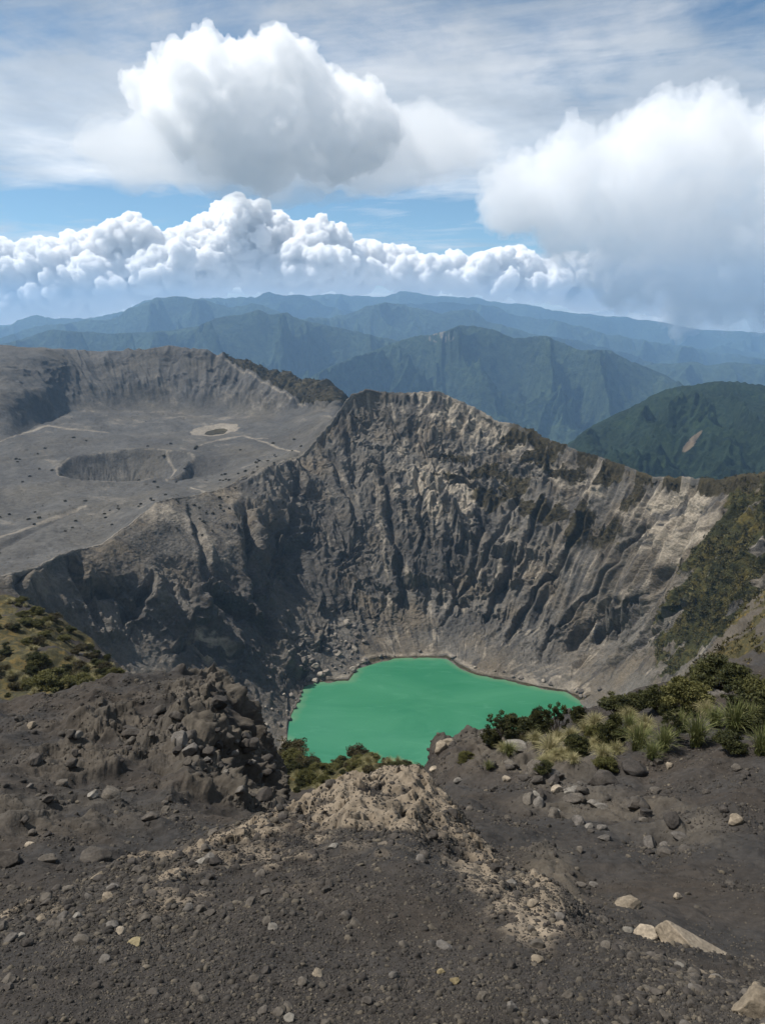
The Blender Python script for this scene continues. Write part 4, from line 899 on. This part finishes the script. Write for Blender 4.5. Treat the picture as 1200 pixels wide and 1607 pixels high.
for px, py, w, h in [(865,1185,62,40),(932,1140,46,26),(840,1172,36,24),(895,1160,40,24),(945,1190,44,26),(985,1130,40,24),(915,1150,34,20),(820,1168,34,20),(875,1165,36,22),(1010,1145,44,28),(790,1180,28,18),(1105,1125,40,26),(900,1200,34,18),(965,1185,40,26),(1060,1135,34,24)] + [(830 + 190 * ((k_ * .618) % 1), 1138 + 62 * ((k_ * .382 + .1) % 1) , 20 + (k_ * 7) % 16, 13 + (k_ * 5) % 9) for k_ in range(38)]:
    plant('straw', px, py, w, h, 'straw coloured mop of fine grass among the shrubs on the ridge', 'grass tussock', 'straw grass mops on the ridge', var=k); k += 1
# hill shrubs farther off: the shoulder on one side, the grassy spur below
gg = np.random.default_rng(33)
nn = 0
for k in range(400):
    px = gg.uniform(-20, 175); top = np.interp(px, [-20, 0, 60, 120, 160, 175], [925, 935, 953, 990, 1040, 1060]); py = gg.uniform(top + 3, 1098)
    if nn >= 112: break
    p = at(px, py, 'G0', 'G3'); 
    w = gg.uniform(6, 19) * (1.3 if py > 1040 else 1); kd = gg.choice(['dark', 'dome', 'heath', 'straw'], p=[.24, .26, .30, .20])
    lb = {'dark': 'dark green shrub', 'dome': 'bright green cushion shrub', 'heath': 'brown heath shrub', 'straw': 'straw coloured tussock'}[kd]
    plant(kd, px, py, w, w * gg.uniform(.5, .75), f'{lb} on the green shoulder beyond the lumpy outcrop', 'grass tussock' if kd == 'straw' else 'shrub', lb + 's on the green shoulder', var=k, p=p); nn += 1
plant('dome', 82, 1080, 46, 30, 'largest bright green bush low on the green shoulder', 'shrub', zone=('G0', 'G3'), var=1)
plant('dome', 125, 1082, 34, 20, 'yellow green cushion bush right behind the mound crest', 'shrub', zone=('G0', 'G3'), var=2)
nn = 0
for k in range(500):
    px = gg.uniform(392, 662); top = np.interp(px, [392, 450, 510, 535, 565, 640, 662], [1172, 1184, 1207, 1202, 1188, 1203, 1215]); bot = np.interp(px, [392, 450, 500, 520, 560, 662], [1240, 1252, 1240, 1226, 1212, 1216])
    if bot - top < 2: continue
    py = gg.uniform(top + 1, bot)
    if nn >= 84: break
    w = gg.uniform(10, 28); kd = gg.choice(['dark', 'dome', 'heath', 'straw'], p=[.2, .34, .14, .32])
    lb = {'dark': 'dark green shrub', 'dome': 'light green cushion shrub', 'heath': 'brown heath shrub', 'straw': 'straw coloured tussock'}[kd]
    plant(kd, px, py, w, w * gg.uniform(.5, .8), f'{lb} on the grassy spur just above the lake', 'grass tussock' if kd == 'straw' else 'shrub', lb + 's on the grassy spur', var=k, p=at(px, py, 'G0', 'G3')); nn += 1
for px, py, w, h, lb in [(560,1194,34,26,'grey twiggy bush breaking the skyline of the spur against the lake'),(462,1188,44,28,'brown bush at the top of the grassy spur beside the lake shore'),(402,1180,20,22,'dark green bush tucked behind the outcrop tip'),(500,1216,24,20,'round green bush where the spur meets the lake edge')]:
    plant('dark' if 'dark' in lb else 'heath' if 'brown' in lb or 'grey' in lb else 'dome', px, py, w, h, lb, 'shrub', zone=('G0', 'G3'), var=1)

# distant scrub: masses of small bushes, one mesh for each carpet
def carpet(name, n, a, b, weight, mats, rng_px, label, seed, nl=26):
    g = np.random.default_rng(seed); Pc, i_, j_ = sample(n, a, b, g, weight); D_ = np.linalg.norm(Pc - [0, 0, H], axis=1)
    rad = g.uniform(*rng_px, len(Pc)) * D_ / F * .5; t0 = g.normal(.42, .18, len(Pc))
    k = g.normal(size=(len(Pc), nl, 3)); k /= np.linalg.norm(k, axis=2)[..., None]; k[..., 2] = np.abs(k[..., 2]) * .8
    cen = Pc[:, None] + k * rad[:, None, None] * g.uniform(.6, 1, (len(Pc), nl, 1))
    V, Fq, tn = leaves(cen.reshape(-1, 3), (rad[:, None] * np.ones((1, nl))).reshape(-1) * .55, g, np.clip((t0[:, None] + g.normal(size=(len(Pc), nl)) * .12).reshape(-1), 0, 1))
    tag(link(name, raw_mesh(name, V, Fq, False, {'tone': tn}), mats), label, 'scrub', kind='stuff')
m_scrub = leaf_material('dry_scrub_leaves', [(.026, .022, .010), (.055, .047, .018), (.10, .087, .032), (.15, .13, .052)])
carpet('scrub', 6500, 'G4', 'C', (M_veg > .45).astype(float), m_scrub, (4, 12), 'green scrub carpeting the steep slope at the crater side', 51)
carpet('scrub', 900, 'G0', 'G3', ((M_veg > .4) & (XS > 1000)).astype(float), m_scrub, (6, 16), 'olive scrub on the rocky spur behind the ridge bushes', 54)
carpet('scrub', 2600, 'G6', 'P0', (M_brown > .5).astype(float) * .9, m_heath, (3, 8), 'brown scrub along the crater rim and upper ledges', 52)
carpet('scrub', 2600, 'P2', 'P5', (M_brown > .5).astype(float), m_heath, (3, 6), 'brown heath covering the back of the far rim', 53)
# small dark shrubs dotted over the ash, each its own
def dots(n, a, b, wt, lo, hi, label, group, seed):
    g = np.random.default_rng(seed); Pc, i_, j_ = sample(n, a, b, g, wt)
    for k, p in enumerate(Pc):
        d = float(np.linalg.norm(p - np.array([0, 0, H]))); w = g.uniform(lo, hi) * d / F
        o = bpy.data.objects.new('shrub', TINY[k % 3]); C.objects.link(o); o.location = p; o.scale = (w, w, w * .8); o.rotation_euler = (0, 0, k * 1.7); tag(o, label, 'shrub', group)
TINY = []
for k in range(3):
    g = np.random.default_rng(70 + k); q = g.normal(size=(90, 3)); q /= np.linalg.norm(q, axis=1)[:, None]; q[:, 2] = np.abs(q[:, 2]); V, Fq, tn = leaves(q * .42 * g.uniform(.5, 1, (90, 1)), .3, g, np.clip(g.normal(.3, .15, 90), 0, 1))
    me = raw_mesh('tiny_shrub', V, Fq, False, {'tone': tn}); me.materials.append(m_heath); TINY.append(me)
cl_ = sstep(-.25, .25, fbm2(WX, WY, 70, 3, 210))
carpet('scrub', 520, 'G7', 'P2', cl_ * (XS < 560) * (PYB > 640), m_heath, (1.6, 4), 'tiny scattered plants speckling the ash plain and crest', 63, nl=10)
dots(75, 'P0', 'P2', cl_ * (XS < 480) * (PYB > 690), 4, 7, 'tiny dark shrub growing alone on the grey ash plain', 'shrubs dotted over the ash plain', 61)
dots(50, 'G7', 'C', cl_ * ((XS > 200) & (XS < 560)), 3, 6.5, 'tiny dark shrub on the ash slope under the crater crest', 'shrubs dotted on the crater crest slope', 62)

CLOUDS = True
# ------------------------------------------------------------------ clouds: heaps of vapour, each a real body of scattering air
def cloud_mesh(balls, voxel, disp, seed, flat=None):
    """balls: (x, y, z, r) in metres"""
    v, f = ICO[2]; B = np.array(balls)
    V = (v[None] * B[:, 3][:, None, None] + B[:, None, :3]).reshape(-1, 3); Fc = (f[None] + (np.arange(len(B)) * len(v))[:, None, None]).reshape(-1, 3)
    me = raw_mesh('tmp', V, Fc)
    ob = bpy.data.objects.new('tmp', me); C.objects.link(ob)
    md = ob.modifiers.new('r', 'REMESH'); md.mode = 'VOXEL'; md.voxel_size = voxel
    dg = bpy.context.evaluated_depsgraph_get(); ev = ob.evaluated_get(dg)
    m2 = bpy.data.meshes.new_from_object(ev)
    bpy.data.objects.remove(ob); bpy.data.meshes.remove(me)
    n = len(m2.vertices); co = np.empty(n * 3, f4); m2.vertices.foreach_get('co', co); co = co.reshape(-1, 3).astype(float)
    for sc, a, sd in disp:
        no = np.empty(n * 3, f4); m2.vertices.foreach_get('normal', no); no = no.reshape(-1, 3)
        d = np.abs(n3(co[:, 0] / sc, co[:, 1] / sc, co[:, 2] / sc, seed + sd))
        co = co + no * (a * (np.minimum(d * 2.2, 1) - .45))[:, None]
        if flat is not None:
            pass
        m2.vertices.foreach_set('co', co.astype(f4).ravel()); m2.update()
    if flat is not None:
        z = co[:, 2]; f = flat + 60 * n2(co[:, 0] / 500, co[:, 1] / 500, seed)
        co[:, 2] = np.where(z < f, f - (f - z) * .25, z)
        m2.vertices.foreach_set('co', co.astype(f4).ravel()); m2.update()
    ob = bpy.data.objects.new('tmp', m2); C.objects.link(ob)
    md = ob.modifiers.new('r', 'REMESH'); md.mode = 'VOXEL'; md.voxel_size = voxel * .8
    dg = bpy.context.evaluated_depsgraph_get(); m3 = bpy.data.meshes.new_from_object(ob.evaluated_get(dg))
    bpy.data.objects.remove(ob); bpy.data.meshes.remove(m2)
    return m3
def vapour(name, density, col=(1, 1, 1), an=0.0):
    N = NT(name); v = N.n('ShaderNodeVolumeScatter'); v.inputs['Color'].default_value = (*col, 1); v.inputs['Density'].default_value = density; v.inputs['Anisotropy'].default_value = an
    N.l(v.outputs[0], N.out.inputs['Volume']); return N.m
def sky_pt(px, py, D):
    s = float(s_of_y(py)); x, y, z = world(px, s, D); return x, y, z
def heap(seed, outline, D, depth, n, rmin, rmax):
    """fill a silhouette given as column tops and bottoms (px, top row, bottom row) at distance D with balls"""
    g = np.random.default_rng(seed); a = np.array(outline, float); B = []
    m = D / F
    while len(B) < n:
        px = g.uniform(a[0, 0], a[-1, 0]); tp = np.interp(px, a[:, 0], a[:, 1]) + .35 * rmax * (n2(px / (rmax * 2.2), .5, seed) + .5 * n2(px / rmax, .5, seed + 3)); bt = np.interp(px, a[:, 0], a[:, 2])
        if bt - tp < 4: continue
        r_ = rmin + (rmax - rmin) * g.random() ** 2.2; r_ = min(r_, (bt - tp) * .5)
        py = tp + r_ + (bt - tp - 2 * r_) * g.random() ** (1.6)
        k = 1 - abs((py - tp) / (bt - tp) - .6)
        x, y, z = sky_pt(px, py, D + g.uniform(-1, 1) * depth * k)
        B.append((x, y, z, r_ * m))
    return B

m_cum = vapour('cloud_vapour', .02)
m_soft = vapour('soft_cloud_vapour', .0050)
m_grey_cloud = vapour('grey_cloud_vapour', .0027, (.78, .79, .815))  # grey albedo puts the shade of upper clouds into the vapour colour
m_wisp = vapour('wispy_cloud_vapour', .0008, (.99, .99, .992))
DBANK = ((900, 240, 1), (400, 150, 2), (190, 85, 3), (95, 42, 4), (50, 18, 5))
DRAG = ((900, 260, 1), (400, 170, 2), (190, 120, 3), (90, 60, 4), (45, 28, 5))
DSOFT = ((900, 220, 1), (380, 140, 2), (170, 80, 3), (80, 42, 4), (40, 20, 5))
def cloud(outline, D, depth, n, rmin, rmax, voxel, disp, seed, mat, label):
    if not CLOUDS: return
    me = cloud_mesh(heap(seed, outline, D, depth, n, rmin, rmax), voxel, disp, seed)
    return tag(link('cloud', me, mat), label, 'cloud')
cloud([(-80,400,520),(0,374,510),(40,382,505),(90,380,500),(140,374,494),(180,352,488),(215,346,482),(245,360,478),(285,384,475)], 19500, 1300, 900, 6, 26, 36, DBANK, 1, m_cum, 'white heaped cloud low over the leftmost mountain')
cloud([(262,380,474),(290,366,472),(315,340,468),(345,322,466),(375,318,462),(400,328,460),(425,330,458),(455,352,456),(490,352,456),(520,350,455),(548,372,455)], 21500, 1500, 900, 6, 27, 36, DBANK, 6, m_cum, 'tallest white heaped cloud of the bank standing on the horizon')
cloud([(540,400,458),(575,374,456),(600,388,456),(640,394,458),(680,402,460),(740,402,464),(800,392,472),(860,408,480),(920,398,487),(980,410,492),(1040,416,495)], 23000, 1500, 1200, 5, 18, 38, DBANK, 9, m_cum, 'long low band of white cloud above the far blue ranges')
cloud([(225,135,160),(245,120,190),(275,90,225),(300,84,250),(335,66,265),(370,58,275),(415,62,285),(450,76,285),(485,110,280),(525,118,272),(555,124,262),(572,165,245),(592,195,225)], 12000, 420, 900, 8, 30, 20, DRAG, 2, m_soft, 'big white cumulus cloud with ragged top, high in the sky by itself')
cloud([(120,215,240),(220,180,285),(330,170,305),(440,175,318),(560,180,305),(660,190,275),(760,215,250)], 12400, 900, 160, 25, 60, 70, DSOFT, 4, m_wisp, 'thin grey veil of cloud under the big cumulus')
cloud([(800,275,330),(830,255,365),(880,238,400),(930,222,430),(980,195,470),(1040,165,497),(1100,160,515),(1160,185,520),(1230,165,522),(1300,160,522)], 9000, 700, 1100, 10, 46, 20, DRAG, 3, m_grey_cloud, 'large soft grey cloud hanging over the mountains at the right edge')
cy = scene.cycles
cy.max_bounces = 32; cy.volume_bounces = 28; cy.diffuse_bounces = 3; cy.glossy_bounces = 2; cy.transmission_bounces = 2; cy.transparent_max_bounces = 24
cy.use_denoising = True

# ------------------------------------------------------------------ sun, sky, camera
SUN_EL, SUN_AZ = R(56), R(-76)   # azimuth from straight ahead, left negative
sun = bpy.data.lights.new('sun', 'SUN'); sun.energy = 5.0; sun.angle = R(.5); sun.color = (1, .955, .89)
so = bpy.data.objects.new('sun', sun); C.objects.link(so)
sd = Vector((math.sin(SUN_AZ) * math.cos(SUN_EL), math.cos(SUN_AZ) * math.cos(SUN_EL), math.sin(SUN_EL)))
so.rotation_euler = sd.to_track_quat('Z', 'Y').to_euler()
W = bpy.data.worlds.new('World'); scene.world = W; W.use_nodes = True
def build_sky():
    N = NT('tmpw'); 
    bpy.data.materials.remove(N.m)
    N.t = W.node_tree; N.t.nodes.clear(); out = N.n('ShaderNodeOutputWorld'); bg = N.n('ShaderNodeBackground')
    sky = N.n('ShaderNodeTexSky'); sky.sky_type = 'NISHITA'; sky.sun_disc = False
    sky.sun_elevation = SUN_EL; sky.sun_rotation = SUN_AZ; sky.altitude = 3000; sky.air_density = 1.0; sky.dust_density = .5; sky.ozone_density = 1.6
    tc = N.n('ShaderNodeTexCoord').outputs['Generated']
    sp = N.n('ShaderNodeSeparateXYZ'); N.l(tc, sp.inputs[0]); x, y, z = sp.outputs
    den = N.math('ADD', N.math('MAXIMUM', z, 0.0), .07)
    cx = N.math('DIVIDE', x, den); cy = N.math('DIVIDE', y, den)
    def comb(a, b, c=0.0):
        k = N.n('ShaderNodeCombineXYZ')
        for s_, v_ in zip(k.inputs, (a, b, c)):
            if hasattr(v_, 'is_output'): N.l(v_, s_)
            else: s_.default_value = v_
        return k.outputs[0]
    p = comb(cx, cy)
    # broad altostratus sheets, stretched sideways by perspective
    a = N.noise(p, .62, 9, .62, .5); b = N.noise(comb(cx, N.math('MULTIPLY', cy, 1.0), 4.0), 1.7, 8, .62, .6)
    st = N.noise(comb(N.math('MULTIPLY', cx, .35), N.math('ADD', cy, N.math('MULTIPLY', cx, .25)), 9.0), 3.2, 8, .65, .4)
    n_ = N.math('ADD', N.math('ADD', N.math('MULTIPLY', a, .5), N.math('MULTIPLY', b, .3)), N.math('MULTIPLY', st, .3))
    el = N.ramp(z, [(0, .62), (.05, .52), (.115, .34), (.135, .30), (.165, .50), (.20, .60), (.25, .56), (.30, .44), (.36, .42), (.45, .5), (1, .45)])
    cov = N.math('ADD', n_, N.math('SUBTRACT', el, .5))
    m = N.ramp(cov, [(.41, 0.), (.48, .35), (.56, .8), (.68, 1.)])
    thick = N.ramp(N.noise(comb(cx, cy, 2.0), .9, 7, .6, .3), [(.3, (7.4, 8.3, 9.4)), (.5, (12.0, 12.9, 13.8)), (.66, (17.4, 17.7, 18.0))])
    hi = N.ramp(z, [(.2, 1.), (.36, .62), (.6, .6)])
    lay = N.mix(1.0, thick, hi, 'MULTIPLY')
    skyc = N.mix(1.0, sky.outputs[0], (1.55, 1.85, 1.80), 'MULTIPLY')
    col = N.mix(N.math('MULTIPLY', m, .93), skyc, lay)
    N.l(col, bg.inputs[0]); bg.inputs[1].default_value = .052; N.l(bg.outputs[0], out.inputs[0])
build_sky()
W.cycles.sampling_method = 'MANUAL'; W.cycles.sample_map_resolution = 512

cam = bpy.data.cameras.new('camera'); cam.sensor_fit = 'VERTICAL'; cam.sensor_height = 24; cam.lens = 24 * F / 1607
cam.clip_start = .05; cam.clip_end = 200000
co = bpy.data.objects.new('camera', cam); C.objects.link(co); co.location = (0, 0, H)
co.rotation_euler = (math.pi / 2 - PITCH, 0, 0); scene.camera = co
vs = scene.view_settings; vs.view_transform = 'Standard'; vs.look = 'None'; vs.gamma = 1; vs.exposure = .3; vs.use_curve_mapping = False
